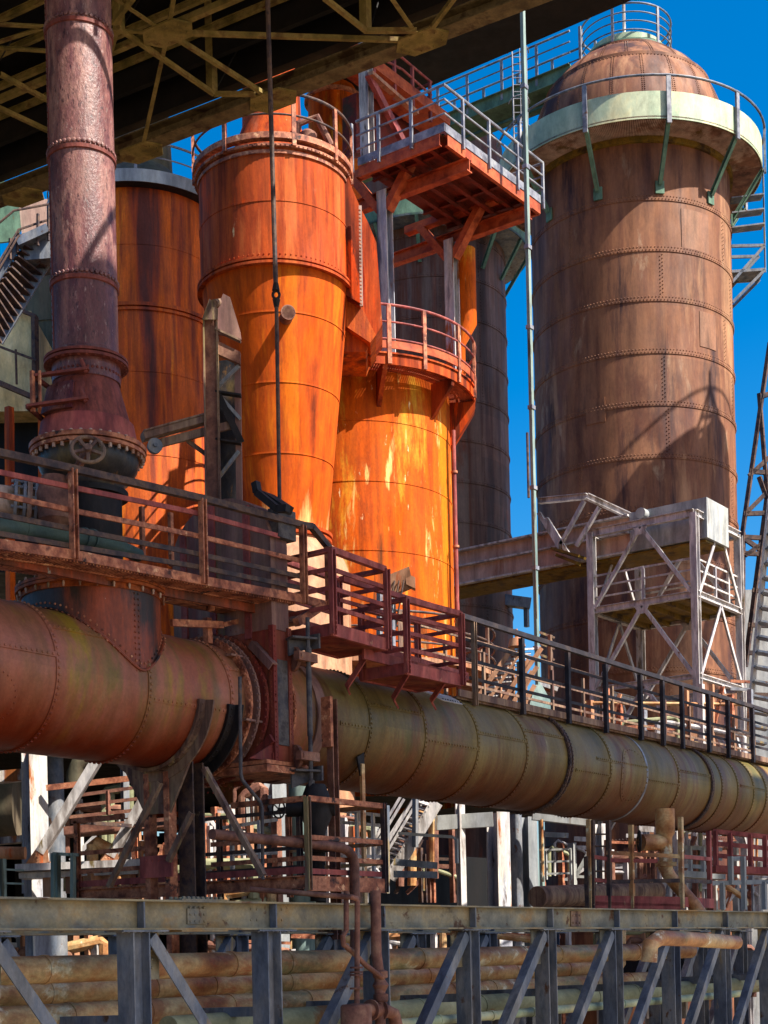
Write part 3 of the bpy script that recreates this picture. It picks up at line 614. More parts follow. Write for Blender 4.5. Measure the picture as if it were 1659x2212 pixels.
p=PY(790,150,y_-.6); q=PY(790,345,y_-.6); b=MB(); b.ibeam((p[0],p[1],q[2]),(p[0],p[1],p[2]+1),.28,.28,.03,up=XH); b.build('column',M['whiterust'],UP)
# round vessel with hood, behind the cyclone top
t=50.; c=ax(722,260,t)
HV=thing('hooded_vessel','pale orange round vessel with conical hood, half hidden behind the cyclone railing','vessel',(c[0],c[1],zt(720,420,t)))
b=MB(); z1=zt(720,205,t); b.lathe(c,[(.85,z1-4.),(.85,z1-.25),(.9,z1-.2),(.5,z1+.5),(0,z1+.6)],40); b.build('body',M['tank'],HV)
b=MB(); b.ring(c,.8,.97,z1-.3,z1-.2,40); b.build('hoop',M['railrust'],HV)
# ================================================================ gas main
YP=15.8; ZP=3.72; RP=.97; PC=(0,YP,ZP)
def xr(u): # X of the ring whose right-hand limb (front of the pipe, at axis height) shows at u
    l,h=2.,90.
    for _ in range(50):
        m_=(l+h)/2; X,Y,Z=m_,YP-RP,ZP
        t_=X*FX+Y*FY; r_=(X*RX+Y*RY)/t_*f; p_=Z/t_*f
        if U0+r_*CT-p_*ST<u: l=m_
        else: h=m_
    return l
GM=thing('gas_main','huge horizontal riveted gas pipe, rust brown turning olive, crossing the whole picture','pipeline',(14,YP,ZP))
xs_split=xr(700); XVV=PY(591,1500,14.6)[0]; TVV=PY(627,1500,14.6)[0]-XVV
b=MB(); b.lathe(PC,[(RP,xr(-60)-6),(RP,xs_split)],160,'X'); b.build('shell',M['main'],GM)
b=MB(); b.lathe(PC,[(RP,xs_split),(RP,62)],160,'X'); b.build('shell',M['mainolive'],GM)
def seam(x,r=.017,N=92,k=6,lap=1,off=0.):
    b=MB(); rv=MB(); b.ring(PC,RP-.01,RP+.016,x-.08,x+.0,120,'X'); b.build('plate_lap',M['main'] if x<xs_split else M['mainolive'],GM)
    rv.rring(PC,RP+.016,x-.04,N,r,'X',k); rv.build('rivet_row',M['main'] if x<xs_split else M['mainolive'],GM)
for u in (132,330,506): seam(xr(u),.026,72)
for u in (805,924,1037,1142,1322,1469,1562,1596,1630,1657): seam(xr(u),.024,80,6)
def lseam(u0,u1,ang,mat):
    # straight longitudinal lap; ang measured from the -Y side upward
    a=pi-ang; x0,x1=xr(u0),xr(u1); p=(x0,YP+RP*1.005*cos(a),ZP+RP*1.005*sin(a)); q=(x1,p[1],p[2]); b=MB()
    n_=(0,cos(a),sin(a)); b.bar(p,q,.07,.018,n_); 
    N=int((x1-x0)/.085); b.rline(V(p,n_,.009),V(q,n_,.009),n_,N,.022); b.build('lap_seam',mat,GM)
lseam(-80,132,.17,M['main']); lseam(132,325,.62,M['main']); lseam(330,506,-.2,M['main'])
for u0,u1,a in ((506,548,.5),(735,805,-.08),(805,924,.35),(924,1037,-.12),(1037,1142,.2),(1142,1232,.45),(1245,1322,-.2),(1290,1399,.12),(1400,1469,-.15),(1469,1540,.2),(1600,1657,.1)):
    lseam(u0,u1,a,M['main'] if u1<700 else M['mainolive'])
# round patches riveted on
def round_patch(u,ang,rad,mat):
    b=MB(); x0=xr(u); a0=pi-ang; pts=[]
    N=30
    ringp=[(x0+rad*cos(2*pi*i/N),a0+rad/RP*sin(2*pi*i/N)) for i in range(N)]
    vs=[(x,YP+(RP+.012)*cos(a),ZP+(RP+.012)*sin(a)) for x,a in ringp]
    vi=[(x0+(x-x0)*k_,YP+(RP+.012)*cos(a0+(a-a0)*k_),ZP+(RP+.012)*sin(a0+(a-a0)*k_)) for k_ in (.66,.33) for x,a in ringp]
    vb=[(x,YP+(RP-.01)*cos(a),ZP+(RP-.01)*sin(a)) for x,a in ringp]
    al=vb+vs+vi+[(x0,YP+(RP+.012)*cos(a0),ZP+(RP+.012)*sin(a0))]
    fs=[(L*N+i,L*N+(i+1)%N,(L+1)*N+(i+1)%N,(L+1)*N+i) for L in range(3) for i in range(N)]+[(3*N+i,3*N+(i+1)%N,4*N) for i in range(N)]
    b.add(al,fs)
    for i in range(N):
        a=a0+(ringp[i][1]-a0)*.9; b.riv((x0+(ringp[i][0]-x0)*.9,YP+(RP+.012)*cos(a),ZP+(RP+.012)*sin(a)),(0,cos(a),sin(a)),.016)
    b.build('round_patch',mat,GM)
round_patch(-8,-.55,.42,M['main']); round_patch(1372,-.1,.62,M['mainolive'])
# bolted flanges / expansion rings
def pflange(x,w_,dr,mat,N=60,name='flange',off=0.03):
    b=MB(); b.ring(PC,RP-.02,RP+dr,x-w_/2,x+w_/2,120,'X'); b.build(name,mat,GM)
    rv=MB(); rv.rring(PC,RP+dr-.03,x-w_/2,N,.024,'X',6,end=-1); rv.rring(PC,RP+dr,x,N,.02,'X',6); rv.build('bolt_ring',mat,GM)
pflange(XVV-.34,.05,.1,M['railrust'],64); pflange(XVV-.2,.04,.13,M['housing'],64); pflange(XVV-.05,.05,.17,M['valvered'],64)
pflange(XVV+TVV+.08,.05,.15,M['valvered']); pflange(XVV+TVV+.3,.05,.09,M['railrust']); 
pflange(xr(1228),.05,.06,M['darkrail'],80); pflange(xr(1236),.04,.03,M['darkrail'],80)
pflange(xr(1538),.12,.05,M['darkrail'],90)
b=MB(); b.ring(PC,RP-.01,RP+.012,xr(1399)-.06,xr(1399)+.02,120,'X'); b.build('weld_band',M['galv'],GM)
b=MB(); b.ring(PC,RP-.01,RP+.03,xr(695)-.12,xr(695)+.1,120,'X'); b.build('strap_band',M['housing'],GM)
for u,a in ((545,.75),(548,-.28)):
    p=(xr(u)-.25,YP-(RP+.05)*cos(a),ZP+(RP+.05)*sin(a)); b=MB(); b.bar(p,V(p,XH,.5),.12,.03); b.build('lug',M['housing'],GM)
# pale patch plate on its top
b=MB(); x0,x1=xr(955),xr(1036); a0,a1=pi-1.2,pi-.82; N=8; vs=[];fs=[]
for i in range(N+1):
    a=a0+(a1-a0)*i/N
    for j in range(2):
        x=x0+.5*i/N*(0 if j else 1.) if not j else x1
        for rr in (RP-.005,RP+.014): vs.append((x,YP+rr*cos(a),ZP+rr*sin(a)))
for i in range(N): k=i*4; fs+=[(k+1,k+3,k+7,k+5),(k,k+4,k+6,k+2)]
fs+=[(0,2,3,1),(4*N,4*N+1,4*N+3,4*N+2)]+[(4*i,4*i+1,4*i+5,4*i+4) for i in range(N)]+[(4*i+2,4*i+6,4*i+7,4*i+3) for i in range(N)]
b.add(vs,fs); b.build('patch_plate',M['patchplate'],GM)
rv=MB()
for i in range(8):
    rv.riv((x0+.55+(x1-x0-.65)*i/7,YP+(RP+.014)*cos(a1-.05),ZP+(RP+.014)*sin(a1-.05)),(0,cos(a1),sin(a1)),.018)
for i in range(4):
    a=a0+(a1-a0)*(i+.5)/4; rv.riv((x1-.06,YP+(RP+.014)*cos(a),ZP+(RP+.014)*sin(a)),(0,cos(a),sin(a)),.018)
rv.build('patch_bolts',M['black'],GM)
# tee under the stack
p=PT(199,1290,21.3); TX,TY=p[0],YP; TC=(TX,TY); RT=.955
zfl=zt(199,1287,21.3)
b=MB(); b.lathe(TC,[(RT,ZP),(RT,zfl)],120); b.build('tee_branch',M['tee'],GM)
b=MB(); b.ring(TC,RT-.03,RT+.085,zfl-.02,zfl+.02,120); b.ring(TC,RT-.05,RT+.085,zfl+.03,zfl+.07,120); b.ring(TC,RT-.03,RT+.02,zfl-.09,zfl-.02,120); b.build('tee_flange',M['teeflange'],GM)
rv=MB()
for k in range(28):
    a=2*pi*k/28; x_,y_=TX+(RT+.05)*cos(a),TY+(RT+.05)*sin(a); rv.tube([(x_,y_,zfl-.09),(x_,y_,zfl+.12)],.013,6); rv.tube([(x_,y_,zfl-.06),(x_,y_,zfl-.03)],.018,6); rv.tube([(x_,y_,zfl+.07),(x_,y_,zfl+.1)],.02,6)
rv.build('tee_bolts',M['pinkconc'],GM)
b=MB(); rv=MB(); N=150; pr=[]
for i in range(N+1):
    a=2*pi*i/N; r_=RT; y=r_*sin(a); x=r_*cos(a); zz=sqrt(max(0,RP*RP-y*y)); pr.append((TX+x*1.03,YP+y*1.012,ZP+zz*1.012))
b.tube(pr,.022,6); 
for i in range(0,N,2):
    a=2*pi*i/N; y=RT*sin(a); x=RT*cos(a); zz=sqrt(max(0,RP*RP-y*y))
    n2=nrm((0,y,zz)); rv.riv((TX+x*1.09+ (.0),YP+y*1.012,ZP+zz*1.012),n2,.018)
    rv.riv((TX+x*1.006,YP+y*1.006,ZP+zz+.09),(cos(a),sin(a),0),.018)
b.build('tee_seam',M['tee'],GM); rv.build('tee_rivets',M['railrust'],GM)
rv=MB(); a=-pi/2-.04
for k in range(16): rv.riv(cyl3(TC,RT+.003,a,ZP+.15+k*.075),(cos(a),sin(a),0),.017); rv.riv(cyl3(TC,RT+.003,a-.07,ZP+.15+k*.075),(cos(a),sin(a),0),.017)
rv.build('tee_seam_rivets',M['tee'],GM)
# ================================================================ vent stack with cone and bowl
SC=TC; tS=TX*FX+TY*FY; k_=tS/f
VS=thing('vent_stack','purple-brown riveted vent stack rising out of frame from a bolted cone on the gas main','stack',(TX,TY,zfl+.07))
zz=lambda v: zt(190,v,tS)
zN=zz(790); b=MB(); b.lathe(SC,[(70*k_,zN),(71*k_,14.5)],96); b.build('shell',M['stack'],VS)
for v in (50,318,600):
    z=zfront(178,v-6 if v>100 else v-12,tS,70*k_); b=MB(); b.lathe(SC,[(71*k_,z-.04),(71*k_+.018,z-.03),(71*k_+.018,z+.02),(71*k_,z+.03)],96); b.build('lap_ring',M['stackrib'],VS)
    rv=MB(); rv.rring(SC,71*k_,z+.07,42,.034); rv.build('rivet_row',M['stack'],VS)
rv=MB(); a=CAMA-1.18
for k in range(70): rv.riv(cyl3(SC,70.5*k_,a,zN+.3+k*.09),(cos(a),sin(a),0),.014)
b=MB(); b.obox(cyl3(SC,70.5*k_,a+.09,(zN+14.)/2),(cos(a)*.006,sin(a)*.006,0),(-sin(a)*.02,cos(a)*.02,0),(0,0,(14.-zN)/2)); b.build('seam_strip',M['stackrib'],VS)
rv.build('vertical_rivets',M['stackrib'],VS)
z=zfront(190,758,tS,71*k_); b=MB(); b.lathe(SC,[(71*k_,z-.3),(73*k_,z-.3),(73*k_,z+.1),(71*k_,z+.11)],96); b.build('skirt_plate',M['stack'],VS)
rv=MB(); rv.rring(SC,73*k_,z-.2,44,.022); rv.build('skirt_rivets',M['stackrib'],VS)
z=zz(787); b=MB(); b.ring(SC,68*k_,90*k_,z,z+.035,96); b.ring(SC,68*k_,90*k_,z-.06,z-.02,96); b.build('upper_flange',M['stackrib'],VS)
rv=MB(); rv.rring(SC,84*k_,z-.06,30,.022,end=-1); rv.rring(SC,84*k_,z+.035,30,.022,end=1); rv.build('flange_bolts',M['stackrib'],VS)
zc0=zz(835); zc1=zz(968)
b=MB(); b.lathe(SC,[(70*k_,z-.05),(70*k_,zc0),(106*k_,zc1)],96); b.build('cone',M['stackrib'],VS)
b=MB(); b.lathe(SC,[(99.5*k_,zc1+.3),(107.5*k_,zc1+.02),(107.5*k_,zc1)],96); b.build('cone_skirt',M['redbrown'],VS)
# inspection door with yoke bars on the cone
a=CAMA-.35
def con(an,z,off=0): 
    r_=(70+(106-70)*(zc0-z)/(zc0-zc1))*k_+off; return cyl3(SC,r_,an,z)
b=MB(); vs=[];N=8
z1_,z0_=zc0-.02,zc0-.62
for i in range(N+1):
    an=a-.65+1.15*i/N
    for zq in (z0_,z1_):
        for of in (0,.03): vs.append(con(an,zq,of))
fs=[]
for i in range(N): q=i*4; fs+=[(q+1,q+3,q+7,q+5)]+[(q,q+1,q+5,q+4),(q+2,q+6,q+7,q+3)]
fs+=[(0,2,3,1),(4*N,4*N+1,4*N+3,4*N+2)]
b.add(vs,fs); b.build('door_pad',M['stackrib'],VS)
b=MB(); vs=[]
for i in range(N+1):
    an=a-.62+.85*i/N
    for zq in (z0_+.1,z1_-.1):
        for of in (.02,.1): vs.append(con(an,zq,of))
b.add(vs,fs); b.build('inspection_door',M['stack'],VS)
for zq in (z1_-.06,z0_+.1):
    b=MB(); p=V(PT(85,900,tS-.3),(0,0,0)); p=(p[0],p[1],zq-.12); q=con(a+.42,zq+.12,.1)
    mid=con(a-.3,zq,.32)
    b.bar(V(mid,(RX,RY,0),-.12),V(q,(RX,RY,0),.1),.1,.035); b.bar(V(V(mid,(RX,RY,0),-.12),ZH,.0),con(a-.95,zq,.0),.05,.05); b.tube([V(q,ZH,.12),V(V(q,(RX,RY,0),.06),ZH,-.05)],.03,8); b.build('yoke_bar',M['stackrib'],VS)
b=MB(); q=con(a-.3,z1_,.38); b.bar(V(q,(RX,RY,0),-.1),(q[0]-RX*.1,q[1]-RY*.1,z0_+.05),.05,.05); b.bar(q,(q[0],q[1],z0_+.1),.03,.03); b.build('yoke_tie',M['railrust'],VS)
# big bolted flange and bowl
z=zz(985); b=MB(); b.ring(SC,100*k_,125*k_,z+.04,z+.1,120); b.ring(SC,95*k_,123*k_,z-.03,z+.02,120); b.build('bolted_flange',M['railrust'],VS)
b=MB()
for i in range(36):
    an=2*pi*i/36; x_,y_=SC[0]+117*k_*cos(an),SC[1]+117*k_*sin(an); b.tube([(x_,y_,z-.09),(x_,y_,z-.03)],.024,6); b.tube([(x_,y_,z+.1),(x_,y_,z+.13)],.022,6)
b.build('flange_bolts',M['pinkconc'],VS)
zb_=zz(1040)
prof=[(107*k_,z-.02),(108*k_,z-.12),(104*k_,z-.22),(92*k_,z-.34),(78*k_,z-.42),(76*k_,z-.5),(74*k_,z-.52)]
b=MB(); b.lathe(SC,prof,96); b.build('bowl',M['bowl'],VS)
b=MB(); b.ring(SC,60*k_,84*k_,z-.6,z-.52,72); b.lathe(SC,[(70*k_,z-.6),(69*k_,zfl+.07)],72); b.build('throat_pipe',M['black'],VS)
# handwheel on the flange
HW=thing('hand_wheel','rusty five-spoked handwheel on an inclined spindle in front of the bolted cone flange','valve wheel',PT(190,970,tS-1.1))
hc=PT(190,971,tS-1.0); nx=nrm((-FX+.25*RX,-FY+.25*RY,.45)); e1=nrm(crs(nx,ZH)); e2=crs(nx,e1)
rw=33*k_; b=MB(); b.tube([tuple(hc[j]+rw*(e1[j]*cos(2*pi*i/40)+e2[j]*sin(2*pi*i/40)) for j in range(3)) for i in range(40)],.026,10,closed=True); b.build('rim',M['lattice'],HW)
b=MB()
for i in range(5): b.bar(hc,tuple(hc[j]+rw*(e1[j]*cos(2*pi*i/5+.3)+e2[j]*sin(2*pi*i/5+.3)) for j in range(3)),.045,.03,nx)
b.tube([V(hc,nx,-.06),V(hc,nx,.06)],.055,12); b.build('spokes',M['lattice'],HW)
b=MB(); e=PT(140,1040,tS-.75); b.tube([hc,e],.03,8); b.bar(V(hc,(RX,RY,0),-.02),V(e,(RX,RY,0),.09),.05,.12); b.build('spindle',M['smallpipe'],HW)
b=MB(); q=PT(118,1075,tS-.7); b.lathe((q[0],q[1]),[(0,q[2]+.3),(.17,q[2]+.28),(.24,q[2]+.05),(.22,q[2]-.3),(.12,q[2]-.42),(0,q[2]-.42)],24); b.build('gear_case',M['smallpipe'],HW)
# flanged pipe coming in from the left, and blue-green pipe lying on the walkway
FP=thing('flanged_pipe','grey-brown flanged pipe with expansion bellows entering at the left edge beside the stack','pipe',PT(40,1090,tS-.5))
a_=PT(-60,1072,tS-.6); e_=PT(88,1090,tS-.35); d=nrm(sub(e_,a_))
def prof_tube(b,a_,d,pr,n=32):
    b.tube([V(a_,d,s_) for s_,r_ in pr],[r_ for s_,r_ in pr],n)
L=sqrt(dot(sub(e_,a_),sub(e_,a_)))
b=MB(); prof_tube(b,a_,d,[(0,.2),(L*.62,.2),(L*.63,.27),(L*.67,.29),(L*.7,.22),(L*.78,.22),(L*.79,.3),(L*.86,.31),(L*.87,.22),(L,.22)]); b.build('pipe',M['pinkconc'],FP)
for s_ in (.6,.73,.9):
    b=MB(); prof_tube(b,a_,d,[(L*s_,.22),(L*s_+.001,.31),(L*s_+.04,.31),(L*s_+.041,.22)]); 
    for i in range(12):
        x_=nrm(crs(d,ZH)); y_=crs(x_,d); q=tuple(a_[j]+d[j]*(L*s_+.02)+.275*(x_[j]*cos(i*pi/6)+y_[j]*sin(i*pi/6)) for j in range(3)); b.tube([V(q,d,-.06),V(q,d,.06)],.02,6)
    b.build('flange',M['galv'],FP)
BP=thing('hose_pipe','blue-green pipe lying along the left walkway behind its railing','pipe',PT(150,1160,20.6))
b=MB(); b.tube([PY(-20,1142,15.),PY(30,1138,15.),PY(110,1150,15.),PY(200,1166,15.),PY(262,1184,15.),PY(300,1200,15.05)],[.12,.14,.12,.115,.1,.09],16); b.build('pipe',M['bluepipe'],BP)
b=MB()
for u,v in ((48,1141),(178,1162),(196,1165)): 
    p=PY(u,v,15.); q=PY(u+6,v+1.5,15.); b.tube([p,q],.14,16)
b.build('pipe_collar',M['bluepipe'],BP)
# ================================================================ goggle valve housing round the pipe
YV0=14.6; XV=PY(591,1500,YV0)[0]; tv=PY(627,1500,YV0)[0]-XV
YV1=PX(372,1200,XV)[1]; YM=(YV0+YV1)/2; RV=(YV1-YV0)/2
GV=thing('goggle_valve','tall round-topped goggle valve housing of riveted red-brown plate clamped round the gas main','valve',(XV,YM,2.3))
zspr=PY(612,1180,YV0)[2]; zbot=PY(600,1685,YV0)[2]
poly=[(XV,YV0,zbot+.2),(XV,YV0,zspr)]+[(XV,YM-RV*cos(pi*i/24),zspr+RV*.82*sin(pi*i/24)) for i in range(1,24)]+[(XV,YV1,zspr),(XV,YV1,zbot+.2)]
b=MB(); zs2=PY(600,1360,YV0)[2]
up=[q for q in poly if q[2]>zs2]; up=[(XV,YV0,zs2)]+up+[(XV,YV1,zs2)]
b.prism(up,(tv,0,0)); b.build('upper_housing',M['housing'],GV)
b=MB(); b.box(XV+.01,XV+tv-.01,YV0+.02,YV1-.02,zbot+.3,zs2); b.build('lower_housing',M['valvered'],GV)
b=MB(); b.box(XV+.05,XV+tv-.05,YV0-.01,YV0+.05,ZP-.62,ZP+.65); b.build('face_strip',M['ironblue'],GV)
for s_ in (0,1): 
    b=MB(); b.box(XV-.02 if not s_ else XV+tv-.06,XV+.06 if not s_ else XV+tv+.02,YV0-.03,YV0+.06,zbot+.25,zs2+.05); b.build('edge_angle',M['valvered'],GV)
rv=MB()
for x_ in (XV+.02,XV+tv-.02):
    rv.rline((x_,YV0-.03,zbot+.3),(x_,YV0-.03,zs2),(0,-1,0),26,.016)
rv.rline((XV-.02,YV0+.03,zbot+.3),(XV-.02,YV0+.03,zs2),(-1,0,0),26,.016)
rv.rring((0,YP,ZP),RP+.27,XV+.01,70,.018,'X',end=-1)
rv.build('housing_rivets',M['valvered'],GV)
for y_ in (YV0+.45,YM+.15,YV1-.25):
    b=MB(); ztop=zspr+RV*.82*sqrt(max(0,1-((y_-YM)/RV)**2))-.06; b.bar((XV-.015,y_,zs2-.1),(XV-.015,y_,ztop),.12,.03,XH); b.build('strap',M['redbrown'],GV)
    rv=MB(); rv.rline((XV-.03,y_-.0,zs2),(XV-.03,y_,ztop),(-1,0,0),14,.015); rv.build('strap_rivets',M['redbrown'],GV)
# base, flares and diagonal stiffeners
b=MB(); b.box(XV-.3,XV+tv+.35,YV0-.1,YV1+.1,zbot+.1,zbot+.2); b.box(XV-.25,XV+tv+.3,YV0-.05,YV1+.05,zbot+.22,zbot+.28); b.build('base_plate',M['railrust'],GV)
b=MB(); b.prism([(XV-.05,YV0+.0,zbot+.28),(XV-.05,YV0,ZP-.75),(XV-.03,YV0+.75,zbot+.28)],(.03,0,0)); b.prism([(XV,YV0+.02,ZP-.6),(XV-.5,YV0+.05,zbot+.28),(XV,YV0+.02,zbot+.28)],(0,.04,0)); b.build('flare_plate',M['valvered'],GV,smooth=False)
b=MB(); b.angle(PX(545,1392,XV-.06),PX(590,1440,XV-.06),.12,.02,XH); b.build('stiffener',M['housing'],GV)
b=MB(); b.bar(PX(588,1594,XV-.08),PX(528,1655,XV-.08),.13,.05,XH); b.build('stiffener',M['valvered'],GV)
b=MB(); pts=[PX(u,v,XV-.18) for u,v in ((552,1042),(556,1064),(600,1100),(622,1098))]
for i in range(3): b.bar(pts[i],pts[i+1],.1,.1)
b.bar(PX(575,1072,XV+.2),PX(618,1100,XV+.2),.3,.12); b.build('top_clamp',M['black'],GV)
b=MB(); p=PY(620,1105,YV0-.03); q=PY(620,1168,YV0-.03); b.box(XV+.08,XV+tv+.1,YV0-.1,YV0+.1,q[2],p[2]); b.build('side_box',M['ironblue'],GV)
# yoke shafts, brackets and the long rod
xr0=PY(668,1500,YV0-.28)[0]; YR=YV0-.28
b=MB(); b.tube([(xr0,YR,PY(668,1335,YR)[2]),(xr0,YR,PY(668,1695,YR)[2])],.032,10); b.tube([(xr0,YR,PY(668,1440,YR)[2]),(xr0,YR,PY(668,1590,YR)[2])],.042,10); b.build('pull_rod',M['ironblue'],GV)
for v in (1415,1630):
    z=PY(640,v,YR)[2]; x1_=XV+tv+.03
    b=MB(); b.tube([(x1_-.03,YV0-.05,z),(x1_+.02,YV0-.07,z)],.19,20); b.tube([(x1_,YV0-.06,z),(x1_+.2,YV0-.15,z),(x1_+.22,YV0-.15,z),(x1_+.26,YV0-.17,z),(xr0-.25,YR,z)],[.1,.1,.13,.08,.07],14); b.bar((xr0-.28,YR,z),(xr0+.16,YR,z),.1,.13); b.build('screw_shaft',M['smallpipe'],GV)
for v,dz in ((1376,.0),(1664,.0)):
    z=PY(640,v,YR)[2]; x1_=XV+tv
    b=MB(); b.bar((x1_-.12,YV0-.1,z+.02),(xr0+.14,YR,z+.02),.26,.03); b.prism([(x1_-.1,YV0-.08,z),(xr0+.1,YR+.04,z),(xr0+.1,YR+.04,z-.1),(x1_-.1,YV0-.08,z-.24)],(.0,.03,0)); b.bar((xr0+.14,YR,z-.12),(xr0+.14,YR,z+.1),.22,.04,XH); b.tube([(xr0,YR,z-.22),(xr0,YR,z-.12)],.05,8); b.build('rod_bracket',M['ironblue'],GV)
# strut with strap on the right of the valve
SP=thing('strap_post','channel post with a flaking riveted head strapped to the front of the gas main','post',PY(716,1900,YV0))
p=PY(716,1510,YV0-.05); x_=p[0]
b=MB(); b.chan((x_,p[1],.2),(x_,p[1],p[2]),.12,.14,.02,up=XH); b.build('post',M['smallpipe'],SP)
b=MB(); b.box(x_-.14,x_-.075,p[1]-.08,p[1]+.1,p[2]-.75,p[2]+.02); b.rline((x_-.14,p[1]-.05,p[2]-.7),(x_-.14,p[1]-.05,p[2]),(-1,0,0),6,.02); b.build('head_plate',M['railrust'],SP)
SP2=thing('strap_post','slim pale post with a triangular gusset hanging below the olive pipe','post',PY(782,1900,YV0+.3))
p=PY(782,1650,YV0+.35); b=MB(); b.bar((p[0],p[1],.6),(p[0],p[1],p[2]),.08,.05); b.build('post',M['pipebrown'],SP2)
b=MB(); b.prism([(p[0]-.12,p[1],p[2]+.1),(p[0]+.07,p[1],p[2]+.2),(p[0]+.06,p[1],p[2]-.2),(p[0]-.04,p[1],p[2]-.2)],(0,.03,0)); b.build('gusset',M['black'],SP2,smooth=False)
# small bent conduit in front of the pipe
CD=thing('bent_conduit','thin grey conduit bent under the gas main in front of the goggle valve','conduit',PY(520,1500,14.3))
b=MB(); b.tube([PY(518,1462,14.3),PY(519,1560,14.3),PY(520,1672,14.3),PY(524,1686,14.3),PY(553,1722,14.3),PY(562,1732,14.3),PY(566,1745,14.3),PY(568,1900,14.3)],.026,8); b.build('pipe',M['ironblue'],CD)
# ================================================================ saddle and support column
XS=xr(440)
SD=thing('pipe_saddle','riveted steel saddle cradling the gas main on a rusty twin column with splayed legs','support',(XS,YP,0))
for x_,m_ in ((XS,M['lattice']),(XS+.62,M['black'])):
    b=MB(); b.ring(PC,RP+.01,RP+.06,x_-.14,x_+.14,60,'X',pi*1.03,pi*1.97); b.ring(PC,RP+.06,RP+.2,x_-.015,x_+.015,60,'X',pi*1.03,pi*1.97); b.build('cradle_strap',m_,SD)
    rv=MB(); rv.rring(PC,RP+.06,x_-.08,26,.02,'X',a0=pi*1.05,a1=pi*1.95); rv.build('strap_rivets',m_,SD)
zg1_=ZP-RP-.05; zg2=PX(400,1752,XS)[2]
b=MB(); b.prism([(XS,YP-.95,ZP-.45),(XS,YP-.75,ZP-.78),(XS,YP-.4,ZP-1.05),(XS,YP,ZP-1.12),(XS,YP+.4,ZP-1.05),(XS,YP+.75,ZP-.78),(XS,YP+.95,ZP-.45),(XS,YP+.25,zg2),(XS,YP-.25,zg2)],(.04,0,0)); b.build('gusset_plate',M['lattice'],SD,smooth=False)
rv=MB()
for y_ in (-.16,.16):
    for z_ in range(4): rv.riv((XS-.005,YP+y_,zg2+.15+z_*.1),(-1,0,0),.02); rv.riv((XS-.005,YP+y_+.06,zg2+.15+z_*.1),(-1,0,0),.02)
rv.build('gusset_rivets',M['lattice'],SD)
for y_ in (-.2,.2):
    b=MB(); b.bar((XS+.06,YP+y_,-1.),(XS+.06,YP+y_,zg2+.6),.16,.1,YH); b.build('column_leg',M['railrust'],SD)
b=MB(); b.chan((XS+.35,YP-.35,-1.),(XS+.35,YP-.35,ZP-.9),.3,.25,.03,up=XH); b.build('rear_column',M['darkrail'],SD)
b=MB(); z0_=PX(400,1862,XS)[2]; b.box(XS-.06,XS-.02,YP-.32,YP+.32,z0_-.2,z0_+.12); b.rline((XS-.06,YP-.25,z0_+.05),(XS-.06,YP+.25,z0_+.05),(-1,0,0),4,.02); b.build('tie_plate',M['redbrown'],SD)
for (u0,v0,u1,v1,x_) in ((442,1660,569,1892,XS-.3),(346,1690,236,1915,XS-.35),(415,1755,364,1860,XS-.1)):
    b=MB(); b.angle(PX(u0,v0,x_),PX(u1,v1,x_),.075,.015,XH); b.build('splayed_leg',M['lattice'],SD)
# ================================================================ lattice mast on the walkway, with trolley arm
LM=thing('lattice_post','rusty laced box post with pointed head plates standing before the orange cyclone','post',PT(475,1150,23.4))
tm=23.6
def lmp(u,v,dt=.0): return PT(u,v,tm+dt)
def pris(pts,dt,th_,name,mat):
    b=MB(); b.prism([lmp(u,v,dt) for u,v in pts],(FX*th_,FY*th_,0)); return b.build(name,mat,LM,smooth=False)
pris([(438,690),(441,690),(448,1190),(444,1190)],-.06,.5,'channel_leg',M['lattice'])
pris([(441,692),(466,692),(474,1190),(448,1190)],-.0,.03,'channel_leg',M['smallpipe'])
pris([(466,692),(470,692),(478,1190),(474,1190)],-.05,.12,'channel_leg',M['lattice'])
pris([(506,770),(519,770),(525,1190),(512,1190)],.15,.08,'channel_leg',M['housing'])
pris([(470,780),(506,775),(512,1150),(477,1150)],.5,.03,'back_plate',M['bowl'])
pris([(436,690),(452,645),(460,650),(471,668),(470,690)],-.1,.03,'head_plate',M['lattice'])
pris([(466,700),(467,672),(482,634),(497,642),(519,716),(521,733),(466,720)],-.02,.04,'head_plate',M['housing'])
pris([(470,736),(519,760),(519,786),(470,764)],.0,.1,'head_plate',M['smallpipe'])
b=MB(); b.prism([lmp(467,735,.05),lmp(519,762,.05),lmp(519,783,.05),lmp(467,752,.05)],(FX*.06,FY*.06,0)); b.bar(lmp(465,712,.0),lmp(520,737,.0),.12,.03); b.tube([lmp(463,655,-.1),lmp(492,652,.25)],.06,12); b.build('head_box',M['lattice'],LM)
zg=[(788,846),(908,856),(908,970) ]
b=MB()
for (u0,v0,u1,v1) in ((516,790,468,838),(468,848,519,905),(516,975,470,1035)): b.bar(lmp(u0,v0,.1),lmp(u1,v1,.1),.05,.06,(FX,FY,0))
b.build('lacing_bar',M['bluegrey'],LM)
b=MB(); b.bar(lmp(470,850,.05),lmp(521,955,.05),.1,.07,(FX,FY,0))
for v in (847,950): b.bar(lmp(466,v,.05),lmp(521,v+8,.05),.12,.03)
b.build('lacing_channel',M['black'],LM)
rv=MB()
for i in range(34): rv.riv(lmp(469+i*.22,700+i*13,-.06),(-FX,-FY,0),.011)
rv.build('rivet_row',M['lattice'],LM)
b=MB(); pa,pb=lmp(308,945,-.25),lmp(441,908,.1); b.bar(pa,pb,.22,.1); b.bar(V(pa,ZH,.07),V(pb,ZH,.07),.26,.025); b.bar(lmp(345,958,-.1),lmp(500,918,.1),.06,.12); b.bar(lmp(405,952,.1),lmp(450,985,.1),.06,.06); b.build('trolley_arm',M['lattice'],LM)
